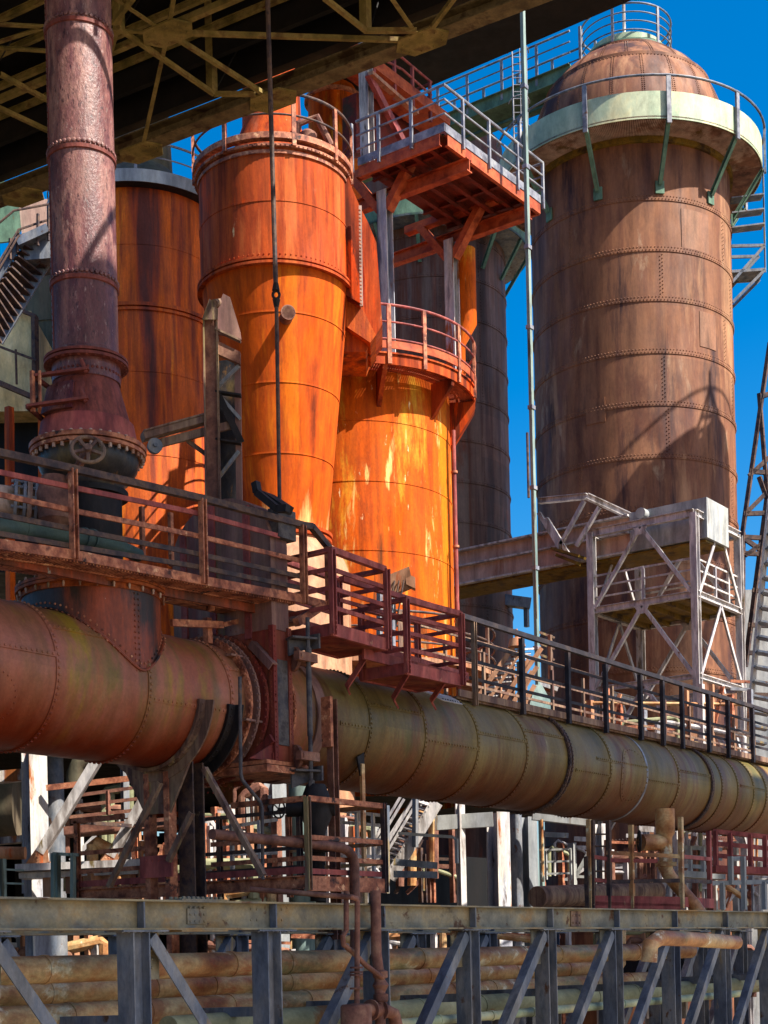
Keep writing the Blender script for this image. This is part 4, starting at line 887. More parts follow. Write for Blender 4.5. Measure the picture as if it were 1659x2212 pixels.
b=MB(); w_=lmp(334,964,-.3); dn=nrm((-FX*.85+RX*.3,-FY*.85+RY*.3,0))
b.tube([V(w_,dn,-.05),V(w_,dn,-.04),V(w_,dn,.04),V(w_,dn,.05)],[.11,.105,.105,.115],24); b.tube([V(w_,dn,.03),V(w_,dn,.09)],.03,10); b.build('trolley_wheel',M['bluegrey'],LM)
# ================================================================ hanging rod
CB=thing('hanging_rod','dark hanging rod with an eye coupling, dropping from the bridge in front of the cyclone','rod',PT(600,1090,23.))
b=MB(); b.tube([PT(577,-40,23.),PT(596,628,23.)],.036,8); b.tube([PT(597,646,23.),PT(604,1095,23.)],.03,8); b.build('rod',M['darkrail'],CB)
b=MB(); q=PT(596.5,637,23.); b.tube([V(V(q,(RX,RY,0),.05*cos(2*pi*i/16)),ZH,.06*sin(2*pi*i/16)) for i in range(16)],.022,8,closed=True); b.tube([PT(596,612,23.),PT(596,628,23.)],[.04,.06],8); b.tube([PT(597,647,23.),PT(597,664,23.)],[.06,.035],8); b.build('eye_coupling',M['black'],CB)
# ================================================================ left walkway over the tee
YW=14.5
LW=thing('walkway','rusty walkway with four-bar railing and grating running past the vent stack, left side','walkway',PY(300,1240,YW))
top=[(-30,972),(157,1013),(440,1078),(656,1135)]; ub=[(-30,1165),(157,1190),(433,1243),(651,1283)]
def pyl(pts,Y): return [PY(u,v,Y) for u,v in pts]
tp=pyl(top+[(673,1137),(711,1184)],YW)
b=MB()
for i in range(len(tp)-1): b.angle(tp[i],tp[i+1],.09,.02)
b.build('handrail',M['darkrail'],LW)
for L,m_ in (([(-30,1014),(157,1053),(415,1106),(603,1158)],'redbrown'),([(-30,1062),(157,1103),(415,1155),(652,1212)],'railrust'),([(-30,1106),(157,1143),(415,1194),(652,1246)],'darkrail'),([(-30,1148),(157,1180),(415,1222),(650,1270)],'darkrail')):
    pp=pyl(L,YW+.03); b=MB()
    for i in range(len(pp)-1): b.bar(pp[i],pp[i+1],.03,.065)
    b.build('mid_rail',M[m_],LW)
pp=pyl([(-30,1171),(157,1198),(433,1253),(651,1293),(709,1308)],YW); b=MB()
for i in range(len(pp)-1): b.bar(pp[i],pp[i+1],.03,.125)
b.build('fascia',M['railrust'],LW)
for (u,v0,v1) in ((157,1013,1206),(437,1078,1260),(654,1135,1303),(709,1182,1310)):
    b=MB(); p=PY(u,v0,YW-.03); q=PY(u,v1,YW-.03); b.chan((p[0],p[1],q[2]),(p[0],p[1],p[2]),.09,.09,.02,up=XH); b.build('post',M['railrust'],LW)
for (u,v0,v1) in ((306,1095,1205),(368,1108,1222),(573,1155,1262)):
    b=MB(); p=PY(u,v0,YW+.9); q=PY(u,v1,YW+.9); b.bar((p[0],p[1],q[2]),(p[0],p[1],p[2]),.06,.06); b.build('post',M['railrust'],LW)
pp=pyl([(-30,1180),(157,1209),(433,1262),(651,1304)],YW)
b=MB()
for i in range(len(pp)-1):
    a_,c_=pp[i],pp[i+1]; n=int((c_[0]-a_[0])/.055)
    for k in range(n):
        q=lerp(a_,c_,k/n); b.bar((q[0]-.05,YW+.04,q[2]-.0),(q[0]+.05,YW+.95,q[2]-.0),.022,.035)
    b.bar(V(a_,YH,.35),V(c_,YH,.35),.03,.05)
b.build('grating',M['railrust'],LW)
pp=pyl([(-30,1200),(302,1268),(346,1275),(652,1334)],YW+.45); b=MB()
for i in range(len(pp)-1): b.bar(pp[i],pp[i+1],.05,.14)
b.build('stringer',M['tee'],LW)
b=MB(); q=pyl([(362,1290),(640,1345)],YW+.95); b.bar(q[0],q[1],.3,.1); q=pyl([(370,1345),(480,1350),(565,1330)],YW+.8); b.bar(q[0],q[1],.06,.1); b.bar(q[1],q[2],.08,.07)
b.bar(PY(455,1295,YW+.8),PY(455,1320,YW+.8),.09,.09); b.bar(PY(447,1335,YW+.9),PY(450,1390,YW+.9),.1,.1); b.bar(PY(640,1345,YW),PY(690,1312,YW+.0),.1,.12); b.build('bearer',M['railrust'],LW)
# ================================================================ two red bays
def bay(label,Y,uL,uR,vT,vB,vTr,vBr,back,nr,brk,name='inspection_bay',dz=0):
    T0,T1=PY(uL,vT,Y),PY(uR,vTr,Y); B0,B1=PY(uL,vB,Y),PY(uR,vBr,Y)
    T0=(B0[0],Y,T0[2]); T1=(B1[0],Y,T1[2])
    o=thing(name,label,'platform',B0,'red-brown inspection bays over the gas main')
    b=MB(); b.angle(T0,T1,.09,.02); b.angle(V(T0,YH,back),V(T1,YH,back),.09,.02); b.angle(T1,V(T1,YH,back),.09,.02); b.angle(T0,V(T0,YH,back),.09,.02); b.build('handrail',M['redbrown'],o)
    for k in range(1,nr+1):
        kk=k/(nr+1); b=MB(); l0,l1=lerp(T0,B0,kk),lerp(T1,B1,kk); b.bar(l0,l1,.03,.065); b.bar(l1,V(l1,YH,back),.03,.065); b.bar(l0,V(l0,YH,back),.03,.065); b.bar(V(l0,YH,back),V(l1,YH,back),.03,.065); b.build('mid_rail',M['redbrown'],o)
    for q,r_ in ((T0,B0),(T1,B1)):
        for dy in (0,back):
            b=MB(); b.chan((q[0],Y-.04+dy,r_[2]-.13),(q[0],Y-.04+dy,q[2]),.08,.1,.02,up=XH); b.rline((q[0],Y-.09+dy,r_[2]-.1),(q[0],Y-.09+dy,r_[2]+.1),(0,-1,0),3,.016); b.build('post',M['redbrown'],o)
    b=MB(); b.chan(V(B0,ZH,-.05),V(B1,ZH,-.05),.06,.19,.015); b.bar(V(V(B0,YH,back),ZH,-.05),V(V(B1,YH,back),ZH,-.05),.04,.19); b.bar(V(B0,ZH,-.05),V(V(B0,YH,back),ZH,-.05),.03,.185); b.bar(V(B1,ZH,-.05),V(V(B1,YH,back),ZH,-.05),.03,.185); b.build('fascia',M['redbrown'],o)
    b=MB(); b.prism([V(B0,ZH,-.1),V(B1,ZH,-.1),V(V(B1,YH,back),ZH,-.1),V(V(B0,YH,back),ZH,-.1)],(0,0,-.02)); b.build('floor_plate',M['valvered'],o,smooth=False)
    for pts in brk:
        b=MB(); pp=[PY(u,v,y_) for u,v,y_ in pts]
        for i in range(len(pp)-1): b.bar(pp[i],pp[i+1],.09,.03,XH)
        b.build('bracket',M['redbrown'],o)
    return o
bay('red-brown railed bay on the gas main, the upper one next to the goggle valve',14.05,716,834,1188,1352,1231,1386,.95,3,[])
bay('red-brown railed bay on the gas main, the lower one with three cranked brackets below',14.05,876,995,1295,1437,1327,1464,.9,3,
    [[(788,1411,14.4),(786,1425,14.4),(749,1483,14.75),(754,1496,14.85)],[(880,1448,14.05),(880,1456,14.1),(849,1508,14.6),(858,1526,14.72)],[(960,1448,14.05),(964,1466,14.1),(931,1513,14.6),(940,1529,14.75)]])
MW=thing('walkway','red-brown connecting walkway strip behind the two railed bays','walkway',PY(850,1420,14.6))
b=MB(); b.angle(PY(739,1251,14.5),PY(996,1328,14.5),.08,.02); b.build('handrail',M['redbrown'],MW)
for dv in (34,):
    b=MB(); b.bar(PY(733,1262+dv,14.6),PY(1000,1336+dv,14.6),.03,.06); b.build('mid_rail',M['redbrown'],MW)
b=MB(); b.bar(PY(784,1412,14.3),PY(1003,1468,14.3),.05,.16); b.bar(PY(700,1370,14.9),PY(1010,1462,14.9),.05,.14); b.build('stringer',M['redbrown'],MW)
b=MB(); b.prism([PY(700,1375,14.3),PY(1010,1470,14.3),PY(1010,1462,15.1),PY(700,1380,15.1)],(0,0,.03)); b.build('floor_plate',M['valvered'],MW,smooth=False)
# ================================================================ right walkway on the gas main
YR2=15.15
RW=thing('walkway','long dark railed walkway standing on the olive part of the gas main','walkway',PY(1300,1580,YR2))
posts=[(1027,1340,1518),(1130,1380,1538),(1229,1411,1558),(1310,1436,1578),(1385,1459,1594),(1433,1472,1606),(1475,1484,1613),(1532,1501,1621),(1574,1513,1633),(1627,1529,1643)]
for u,v0,v1 in posts:
    p=PY(u,v0,YR2); q=PY(u,v1,YR2); b=MB(); 
    if u<1100: b.chan((q[0],YR2,q[2]-.05),(q[0],YR2,p[2]),.08,.09,.02,up=XH)
    else: b.bar((q[0],YR2,q[2]-.05),(q[0],YR2,p[2]),.09,.09,YH)
    b.build('post',M['lattice'] if u<1100 else M['navyrail'],RW)
P0,P1=PY(996,1330,YR2),PY(1700,1550,YR2)
b=MB(); b.angle(P0,P1,.09,.02); b.build('handrail',M['navyrail'],RW)
Q0,Q1=PY(996,1508,YR2),PY(1700,1658,YR2)
for k in (.26,.5,.72):
    b=MB(); b.bar(V(lerp(P0,Q0,k),YH,.05),V(lerp(P1,Q1,k),YH,.05),.02,.06); b.build('mid_rail',M['navyrail'],RW)
b=MB(); b.bar(V(lerp(P0,Q0,.93),YH,.05),V(lerp(P1,Q1,.93),YH,.05),.04,.13); b.build('toe_board',M['lattice'],RW)
b=MB(); R0,R1=V(lerp(P0,Q0,.98),YH,.5),V(lerp(P1,Q1,.98),YH,.5); b.bar(R0,R1,.8,.04); b.build('floor_grating',M['lattice'],RW)
for k in (0,.3,.6):
    b=MB(); b.bar(V(lerp(P0,Q0,k),YH,1.0),V(lerp(P1,Q1,k),YH,1.0),.03,.05); b.build('mid_rail' if k else 'handrail',M['lattice'],RW)
for i in range(12):
    x_=PY(1060,1500,YR2)[0]+i*1.35; zq=lerp(P0,Q0,1)[2]+(lerp(P1,Q1,1)[2]-lerp(P0,Q0,1)[2])*(x_-P0[0])/(P1[0]-P0[0]); b=MB(); b.box(x_-.03,x_+.03,YR2+.97,YR2+1.03,zq,zq+1.3); b.build('post',M['lattice'],RW)
# ================================================================ service platform under the valve
zq=PT(667,1905,22.2)[2]
c0=PZ(667,1905,zq) if False else PT(667,1905,22.2)
SX,SY,SZ=c0; ytop=PX(160,1920,SX)[1]; xrt=PY(830,1905,SY)[0]
SPF=thing('service_platform','rusty service platform with open railings hanging under the gas main around its support','platform',(SX,SY,SZ))
hgt=PT(667,1724,22.2)[2]-SZ
b=MB(); b.chan((SX,SY,SZ),(SX,ytop,SZ),.08,.2,.02); b.build('stringer',M['railrust'],SPF)
b=MB(); b.chan((SX,SY,SZ-.02),(xrt,SY,SZ-.02),.08,.22,.02,side=1); b.build('stringer',M['railrust'],SPF)
b=MB(); b.bar((SX+.02,SY+.0,SZ+.18),(SX+.02,ytop,SZ+.18),.02,.1); b.bar((SX,SY+.02,SZ+.16),(xrt,SY+.02,SZ+.16),.02,.08); b.build('toe_board',M['redbrown'],SPF)
b=MB(); b.box(SX+.05,SX+1.5,SY+.05,SY+1.2,SZ+.05,SZ+.09); b.box(SX+.05,SX+.6,SY+1.2,ytop,SZ+.05,SZ+.09); b.build('floor_plate',M['lattice'],SPF)
def pl(pts,kind,w_,h_,mat,top=False):
    b=MB()
    for i in range(len(pts)-1): (b.angle if top else b.bar)(pts[i],pts[i+1],w_,h_)
    b.build(kind,mat,SPF)
pl([(SX,SY+1.45,SZ+hgt),(SX,SY,SZ+hgt),(xrt+.05,SY,SZ+hgt)],'handrail',.08,.015,M['railrust'],True)
pl([(SX,ytop,SZ+hgt),(SX,ytop-1.25,SZ+hgt)],'handrail',.08,.015,M['railrust'],True)
for k in (.52,.27):
    pl([(SX,ytop,SZ+hgt*k+.05),(SX,ytop-1.9,SZ+hgt*k+.05)],'mid_rail',.03,.07,M['railrust'])
    pl([(SX,SY+1.9,SZ+hgt*k+.02),(SX,SY,SZ+hgt*k+.02),(xrt,SY,SZ+hgt*k+.02)],'mid_rail',.03,.07,M['railrust'])
    pl([(xrt,SY,SZ+hgt*k),(xrt,SY+1.9,SZ+hgt*k)],'mid_rail',.03,.06,M['pipebrown'])
    pl([(SX+1.4,SY+1.3,SZ+hgt*k),(SX+1.4,ytop,SZ+hgt*k)],'mid_rail',.03,.06,M['darkrail'])
pl([(SX+1.4,SY+1.3,SZ+hgt),(SX+1.4,ytop,SZ+hgt),(SX,ytop,SZ+hgt)],'handrail',.05,.06,M['darkrail'])
pl([(xrt,SY,SZ+hgt),(xrt,SY+1.9,SZ+hgt)],'handrail',.06,.07,M['pipebrown'])
for x_,y_,h_,m_ in ((SX-.02,SY-.02,hgt+.02,'lattice'),(xrt,SY-.02,hgt+.05,'darkrail'),(SX,ytop-.1,hgt,'railrust'),(xrt,SY+1.9,hgt,'railrust'),(SX+1.4,ytop,hgt,'railrust'),(SX+1.4,SY+3,hgt,'darkrail'),(SX+1.4,SY+1.3,hgt,'darkrail')):
    b=MB(); b.chan((x_,y_,SZ-.12),(x_,y_,SZ+h_),.08,.08,.015,up=XH); b.build('post',M[m_],SPF)
# valve hanging there
HV2=thing('gate_valve','dark gate valve with small spoked handwheel below the goggle valve','valve',PT(680,1800,22.9))
q=PT(683,1745,22.9); b=MB(); b.lathe((q[0],q[1]),[(.14,q[2]+.35),(.2,q[2]+.2),(.24,q[2]),(.24,q[2]-.12),(.14,q[2]-.35),(.1,q[2]-.6),(.2,q[2]-.6),(.2,q[2]-.66),(.1,q[2]-.66),(.12,q[2]-1.4)],24); b.tube([V(q,(RX,RY,0),-.45),V(q,(RX,RY,0),.28)],.13,14); b.build('body',M['black'],HV2)
hc=PT(602,1748,22.7); e1=(RX,RY,0); e2=ZH; nx=(-FX,-FY,0)
b=MB(); b.tube([tuple(hc[j]+.12*(.75*e1[j]*cos(2*pi*i/28)+1.1*e2[j]*sin(2*pi*i/28)) for j in range(3)) for i in range(28)],.014,8,closed=True)
for i in range(5): b.bar(hc,tuple(hc[j]+.12*(.75*e1[j]*cos(2*pi*i/5)+1.1*e2[j]*sin(2*pi*i/5)) for j in range(3)),.02,.015,nx)
b.tube([hc,V(q,(RX,RY,0),-.4)],.025,8); b.build('hand_wheel',M['black'],HV2)
PB=thing('bent_pipe','rust-brown pipe running through the service platform and bending down at its right end','pipe',PT(600,1800,22.5))
b=MB(); b.tube([PY(458,1802,14.3),PY(560,1812,14.3),PY(700,1826,14.),PY(738,1831,13.9),PY(752,1838,13.9),PY(762,1850,13.9),PY(766,1870,13.9),PY(768,2230,13.9)],.075,12); b.build('pipe',M['smallpipe'],PB)
# ================================================================ front truss
YT=12.2
zt1=(PY(300,1943,YT)[2]+PY(1500,1967,YT)[2])/2; zt0_=(PY(300,2014,YT)[2]+PY(1500,2003,YT)[2])/2
uposts=[300-275*0]; A_,c_,xv_=27325.,9.29,3241.
def upost(n): return xv_-A_/(n+c_)
X0=PY(upost(0)-3,2030,YT)[0]; X7=PY(upost(7)-3,2000,YT)[0]; PI_=(X7-X0)/7
zlow=zt0_-2.4
def make_truss(Y,label,n0,n1,front=True):
    T=thing('pipe_bridge_truss',label,'truss',(X0,Y,zlow),'trusses of the pipe bridge')
    xa_,xb_=X0+PI_*n0,X0+PI_*n1
    b=MB(); b.ibeam((xa_,Y,(zt1+zt0_)/2),(xb_,Y,(zt1+zt0_)/2),.26,zt1-zt0_,.022); b.build('top_chord',M['chord'],T)
    b=MB(); b.ibeam((xa_,Y,zlow-.2),(xb_,Y,zlow-.2),.26,.4,.022); b.build('bottom_chord',M['chord'],T)
    for n in range(n0+(0 if n0>-2 else 1),n1+1):
        x=X0+PI_*n
        b=MB(); b.ibeam((x-.06,Y,zlow),(x-.06,Y,zt0_-.012),.26,.26,.02,up=XH); b.build('post',M['bluegrey'],T)
        b=MB()
        for y_ in (-.07,.07): b.box(x-.012,x+.012,Y+(y_*1.0)-.05,Y+y_+.05,zt0_+.024,zt1-.024)
        b.box(x-.35,x+.35,Y-.15,Y+.15,zt0_-.02,zt0_-.002); b.build('stiffener',M['bluegrey'],T)
        rv=MB()
        for k in range(8): rv.riv((x-.32+.09*k,Y-.1,zt0_-.02),(0,0,-1),.02)
        rv.build('bolt_heads',M['bluegrey'],T)
        if n<n1:
            xx=x+PI_
            if n<1: p0,p1=(x+.12,Y,zt0_-.08),(xx-.2,Y,zlow)
            else: p0,p1=(xx-.22,Y,zt0_-.08),(x+.05,Y,zlow)
            b=MB(); b.angle(V(p0,YH,-.04),V(p1,YH,-.04),.15,.018,up=YH,side=1 if n<1 else -1); b.build('diagonal',M['bluegrey'],T)
            b=MB(); gx=x+.18 if n<1 else xx-.3; b.box(gx-.16,gx+.16,Y+.01,Y+.03,zt0_-.55,zt0_-.02)
            for k in range(8): b.riv((gx-.05+.1*(k%2),Y+.01,zt0_-.12-.1*(k//2)),(0,-1,0),.02)
            b.build('gusset',M['chord'],T)
    return T
T1=make_truss(YT,'blue-grey riveted steel truss crossing the foreground, nearest of the two pipe bridge trusses',-3,12)
rx=PY(458,1975,YT)[0]; b=MB(); y_=YT-.025
b.box(PY(401,1975,YT)[0],PY(443,1975,YT)[0],YT-.03,YT-.012,zt0_+.07,zt1-.09)
for i in range(4):
    for j in range(3): b.riv((PY(407+i*10,1975,YT)[0],YT-.03,zt0_+.1+j*.08),(0,-1,0),.018)
for uu in (540,553,594,607):
    for j in range(2): b.riv((PY(uu,1975,YT)[0],YT-.012,zt0_+.12+j*.13),(0,-1,0),.018)
for i in range(9):
    for y2 in (-.1,.1): b.tube([(PY(383+i*10,1940,YT)[0],YT+y2,zt1),(PY(383+i*10,1940,YT)[0],YT+y2,zt1+.045)],.022,6)
b.box(PY(375,1940,YT)[0],PY(475,1940,YT)[0],YT-.13,YT+.13,zt1+.001,zt1+.016)
b.box(PY(375,2010,YT)[0],PY(475,2010,YT)[0],YT-.13,YT+.13,zt0_-.02,zt0_-.002)
b.build('splice_plate',M['chord'],T1)
b=MB(); b.box(PY(1230,1975,YT)[0],PY(1252,1975,YT)[0],YT-.03,YT-.012,zt0_+.04,zt1-.05)
for i in range(3):
    for j in range(2): b.riv((PY(1234+i*7,1975,YT)[0],YT-.03,zt0_+.1+j*.12),(0,-1,0),.025)
b.build('splice_plate',M['lattice'],T1)
T2=make_truss(YT+2.5,'blue-grey truss behind the service pipes, farther of the two pipe bridge trusses',-2,10)
b=MB()
for n in range(-2,10): x=X0+PI_*n; b.bar((x,YT+.2,zt0_-1.),(x,YT+2.3,zt0_-1.05),.1,.12)
b.build('cross_bearer',M['bluegrey'],T2)
# service pipes
def svc(label,u0,v0,u1,v1,Y,r,mat,seams=6,x1=None,name='service_pipe',ends=None):
    p=PY(u0,v0,Y); q=PY(u1,v1,Y); zm=(p[2]+q[2])/2; xE=q[0] if x1 is None else x1
    o=thing(name,label,'pipe',(p[0],Y,zm),'service pipes on the pipe bridge'); pts=[(p[0]-3,Y,zm),(xE,Y,zm)]
    if ends: pts+=ends(xE,Y,zm)
    b=MB(); b.tube(pts,r,28); b.build('pipe',mat,o)
    b=MB()
    for k in range(int(seams)):
        x=p[0]+(xE-p[0])*(k+.5)/seams+random.uniform(-.3,.3); b.ring((0,Y,zm),r-.01,r+.012,x-.03,x+.03,28,'X')
    b.build('pipe_collar',mat,o); return o,zm
svc('brown flaking service pipe just under the truss top chord, uppermost in the bundle',0,2096,700,2078,13.1,.155,M['pipebrown'],12,PY(1490,2043,13.1)[0],ends=lambda x,Y,z:[(x+.12,Y+.1,z+.05),(x+.2,Y+.3,z+.15),(x+.25,Y+.5,z+.6)])
svc('brown service pipe with white flakes, second from the top of the bundle',0,2150,700,2118,14.1,.15,M['pipebrown'],10,PY(1330,2075,14.1)[0],ends=lambda x,Y,z:[(x+.1,Y,z+.06),(x+.15,Y,z+.8)])
svc('olive-brown service pipe, third in the bundle, below the two flaking ones',0,2206,1000,2143,13.6,.165,M['pipebrown'],10,PY(1400,2115,13.6)[0])
svc('grey-green service pipe lowest in the bundle at the bottom right',700,2215,1600,2118,12.95,.17,M['pipegreen'],10,PY(1700,2110,12.95)[0])
svc('thin pale green pipe in front of the lowest grey-green pipe',870,2213,1400,2162,12.55,.07,M['palegreen'],8,PY(1600,2140,12.55)[0])
# front standpipes
def stand(name,label,pts,r,mat,extra=None,group=None):
    o=thing(name,label,'pipe',pts[-1],group); b=MB(); b.tube(pts,r,12); b.build('pipe',mat,o)
    if extra: extra(o)
    return o
Yf=11.7
def ex1(o):
    b=MB()
    for v in (2100,2106,2090,2135):
        p=PY(770,v,Yf); b.ring((p[0],p[1]),.03,.085,p[2]-.012,p[2]+.012,16)
    b.build('flange',M['smallpipe'],o)
    b=MB(); p=PY(769,2170,Yf); b.lathe((p[0],p[1]),[(0,p[2]+.02),(.18,p[2]),(.2,p[2]-.03),(.2,p[2]-.9),(0,p[2]-.9)],24); b.build('condensate_pot',M['smallpipe'],o)
stand('standpipe','thin rusty standpipe dropping into a condensate pot in front of the truss',[PY(540,1921,Yf+1.2),PY(620,1927,Yf+.8),PY(760,1938,Yf),PY(770,1941,Yf),PY(772,1950,Yf),PY(771,2180,Yf)],.035,M['smallpipe'],ex1)
def ex2(o):
    b=MB(); p=PY(822,2128,Yf+.2); b.lathe((p[0],p[1]),[(.06,p[2]+.2),(.1,p[2]+.18),(.1,p[2]+.1),(.06,p[2]+.08),(.11,p[2]),(.06,p[2]-.1),(.1,p[2]-.12),(.1,p[2]-.2),(.06,p[2]-.25)],16); b.tube([PY(790,2182,Yf+.2),PY(830,2182,Yf+.2),PY(850,2190,Yf+.2),PY(860,2230,Yf+.2)],.09,14)
    for u in (800,820):
        q=PY(u,2182,Yf+.2); b.tube([q,V(q,XH,.03)],.14,16)
    b.build('valve_body',M['smallpipe'],o)
stand('standpipe','thicker brown standpipe with a bolted valve, right of the thin one',[PY(811,1925,Yf+.3),PY(813,2060,Yf+.25),PY(820,2110,Yf+.2),PY(822,2240,Yf+.2)],.07,M['smallpipe'],ex2)
stand('standpipe','short looped rusty pipe between the two standpipes below the chord',[PY(748,1925,Yf+.1),PY(748,2010,Yf+.1),PY(740,2022,Yf+.1),PY(742,2040,Yf+.1),PY(760,2055,Yf+.1),PY(790,2085,Yf+.1),PY(826,2112,Yf+.15)],.035,M['smallpipe'])
# ================================================================ bridge roof overhead (upper left)
HR=15.
def R3(u,v,dz=0.): return PZ(u,v,HR+dz)
RB_=thing('overhead_bridge','dark underside of a braced steel bridge filling the upper left, seen from below','bridge',PZ(590,215,HR))
e0,e1=R3(20,430),R3(1180,-10); de=nrm(sub(e1,e0)); pe=nrm(crs(de,ZH)) # along edge towards camera; perpendicular
if pe[0]>0: pe=(-pe[0],-pe[1],0)
E0=V(e0,de,-14); E1=V(e1,de,1.2)
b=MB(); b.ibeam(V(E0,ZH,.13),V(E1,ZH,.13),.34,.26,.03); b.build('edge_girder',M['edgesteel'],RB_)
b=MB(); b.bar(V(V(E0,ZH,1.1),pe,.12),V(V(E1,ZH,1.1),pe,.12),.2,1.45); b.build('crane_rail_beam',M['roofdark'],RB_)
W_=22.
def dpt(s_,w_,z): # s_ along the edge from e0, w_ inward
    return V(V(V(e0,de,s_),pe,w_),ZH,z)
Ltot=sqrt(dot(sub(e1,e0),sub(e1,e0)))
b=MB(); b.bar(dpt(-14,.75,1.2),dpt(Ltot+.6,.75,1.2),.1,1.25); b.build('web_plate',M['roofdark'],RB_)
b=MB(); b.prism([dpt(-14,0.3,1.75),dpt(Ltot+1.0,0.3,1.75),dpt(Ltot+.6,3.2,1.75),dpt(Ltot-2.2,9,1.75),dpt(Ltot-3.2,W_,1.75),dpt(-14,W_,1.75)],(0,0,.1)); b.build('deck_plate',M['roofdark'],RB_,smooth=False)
for k in range(1,28):
    w_=.2+k*.72; end=Ltot+.6-(max(0,w_-3.2)*.66 if w_<9 else 3.9+(w_-9)*.17)
    b=MB(); b.ibeam(dpt(-14,w_,1.),dpt(end,w_,1.),.07,.12,.02); b.build('joist',M['roofsteel'],RB_)
gus=[R3(50,425),R3(305,328),R3(590,215),R3(912,88)]
for q in gus+[R3(362,70)]:
    b=MB()
    for (a1_,a2_) in ((.5,.27),):
        pts=[V(V(V(q,de,x_),pe,y_),ZH,-.03) for x_,y_ in ((-a1_,0),(-a1_*.6,a2_),(a1_*.6,a2_),(a1_,0),(a1_*.6,-a2_),(-a1_*.6,-a2_))]
        b.prism(pts,(0,0,.03))
    for i in range(10):
        a=2*pi*i/10; b.riv(V(V(V(q,de,.38*cos(a)),pe,.2*sin(a)),ZH,-.035),(0,0,-1),.018)
    b.build('gusset_plate',M['roofsteel'],RB_,smooth=False)
sp_=sqrt(dot(sub(gus[1],gus[2]),sub(gus[1],gus[2])))
node=R3(362,70); wn=dot(sub(node,e0),pe); sn=dot(sub(node,e0),de)
s1=[dot(sub(q,e0),de) for q in gus]; bay_=(s1[3]-s1[0])/3
lines=[((362,70),(590,215)),((362,70),(305,328)),((362,70),(912,88)),((362,70),(-40,48)),((362,70),(250,-5)),((362,70),(376,-10)),((100,55),(-40,100)),
       ((0,160),(110,220)),((-40,215),(110,285)),((912,88),(1000,-30)),((912,88),(830,-30))]
for (a_,c3) in lines:
    b=MB(); b.angle(R3(a_[0],a_[1],.02),R3(c3[0],c3[1],.02),.07,.015); b.build('wind_brace',M['roofsteel'],RB_)
for k in range(8):
    s0=s1[0]+bay_*(k-1.5)/1.; 
    for (w0,w1_) in ((wn,wn*2),(wn*2,wn*3)):
        for sg in (0,1):
            b=MB(); b.angle(dpt(s0+bay_*sg,w0,.05),dpt(s0+bay_*(1-sg),w1_,.05),.07,.015); b.build('wind_brace',M['roofsteel'],RB_)
for m_ in (1,2,3):
    b=MB(); b.angle(dpt(-14,wn*m_,.08),dpt(Ltot-2,wn*m_,.08),.1,.02); b.build('chord_angle',M['roofsteel'],RB_)
# hanging sub-truss members
for (u,v0,v1) in ((257,0,68),(458,128,200),(790,-20,66)):
    b=MB(); p=R3(u,v1,-.0); q=R3(u,v0,.0); P_=PT(u,v1,p[0]*FX+p[1]*FY-.0); b.bar((p[0],p[1],p[2]),(p[0],p[1],p[2]+1.6),.14,.14); b.build('hanger',M['roofsteel'],RB_)
for (a_,c3) in (((255,60),(462,203)),((462,203),(552,203)),((700,-5),(790,66)),((790,66),(900,66)),((245,50),(300,-20))):
    b=MB(); b.angle(R3(a_[0],a_[1],-.02),R3(c3[0],c3[1],-.02),.07,.015); b.build('tie_bar',M['roofsteel'],RB_)
for (a_,c3) in (((300,0),(262,60)),((525,85),(465,195)),((0,130),(26,84)),((390,135),(425,180)),((820,-5),(800,60))):
    b=MB(); b.tube([R3(a_[0],a_[1],.9),R3(c3[0],c3[1],.1)],.014,6); b.build('sag_rod',M['roofdark'],RB_)
# ================================================================ structures added out of view to throw the shade
dk=thing('shade_deck','dark gantry deck high over the camera, unseen, added to shade the gas main','blocker',(20,2,19.8))  # unseen deck added to keep the sun off pipe and truss
b=MB(); b.box(-12,37.5,-9,3.,20,20.4); b.box(-12,19.5,3.,6.4,20,20.4); b.build('deck',M['roofdark'],dk)
b=MB()
for k in range(9): b.box(38.2+k*1.5,38.75+k*1.5,-9,3.,20,20.4)
for y in (-8,-5,-2,1,4): b.box(37.5,50,y,y+.5,20.05,20.3)
b.build('open_beams',M['roofdark'],dk)  # spaced beams added to dapple the sun on the pipe's right end
for x in (-11,14,36,49):
    b=MB(); b.ibeam((x,-8.5,GZ),(x,-8.5,20),.5,.5,.04,up=XH); b.build('leg',M['roofdark'],dk)
hh=thing('shade_block','unseen dark block above the bridge, added to shade the rear cylinder','building',(35,24,27))  # added block that only keeps the dark orange cylinder in shade
b=MB(); b.box(30.5,41.5,19.6,31,28.2,30.5); b.build('body',M['roofdark'],hh)
bf=thing('shade_tower','tall dark tower, unseen on the right, added to shade the rear stove','tower',(65.2,20.4,GZ))  # added tower that only puts the second stove in shade
b=MB(); b.lathe((65.2,20.4),[(4.6,GZ),(4.4,70),(0,73)],48); b.build('shell',M['stove2'],bf)
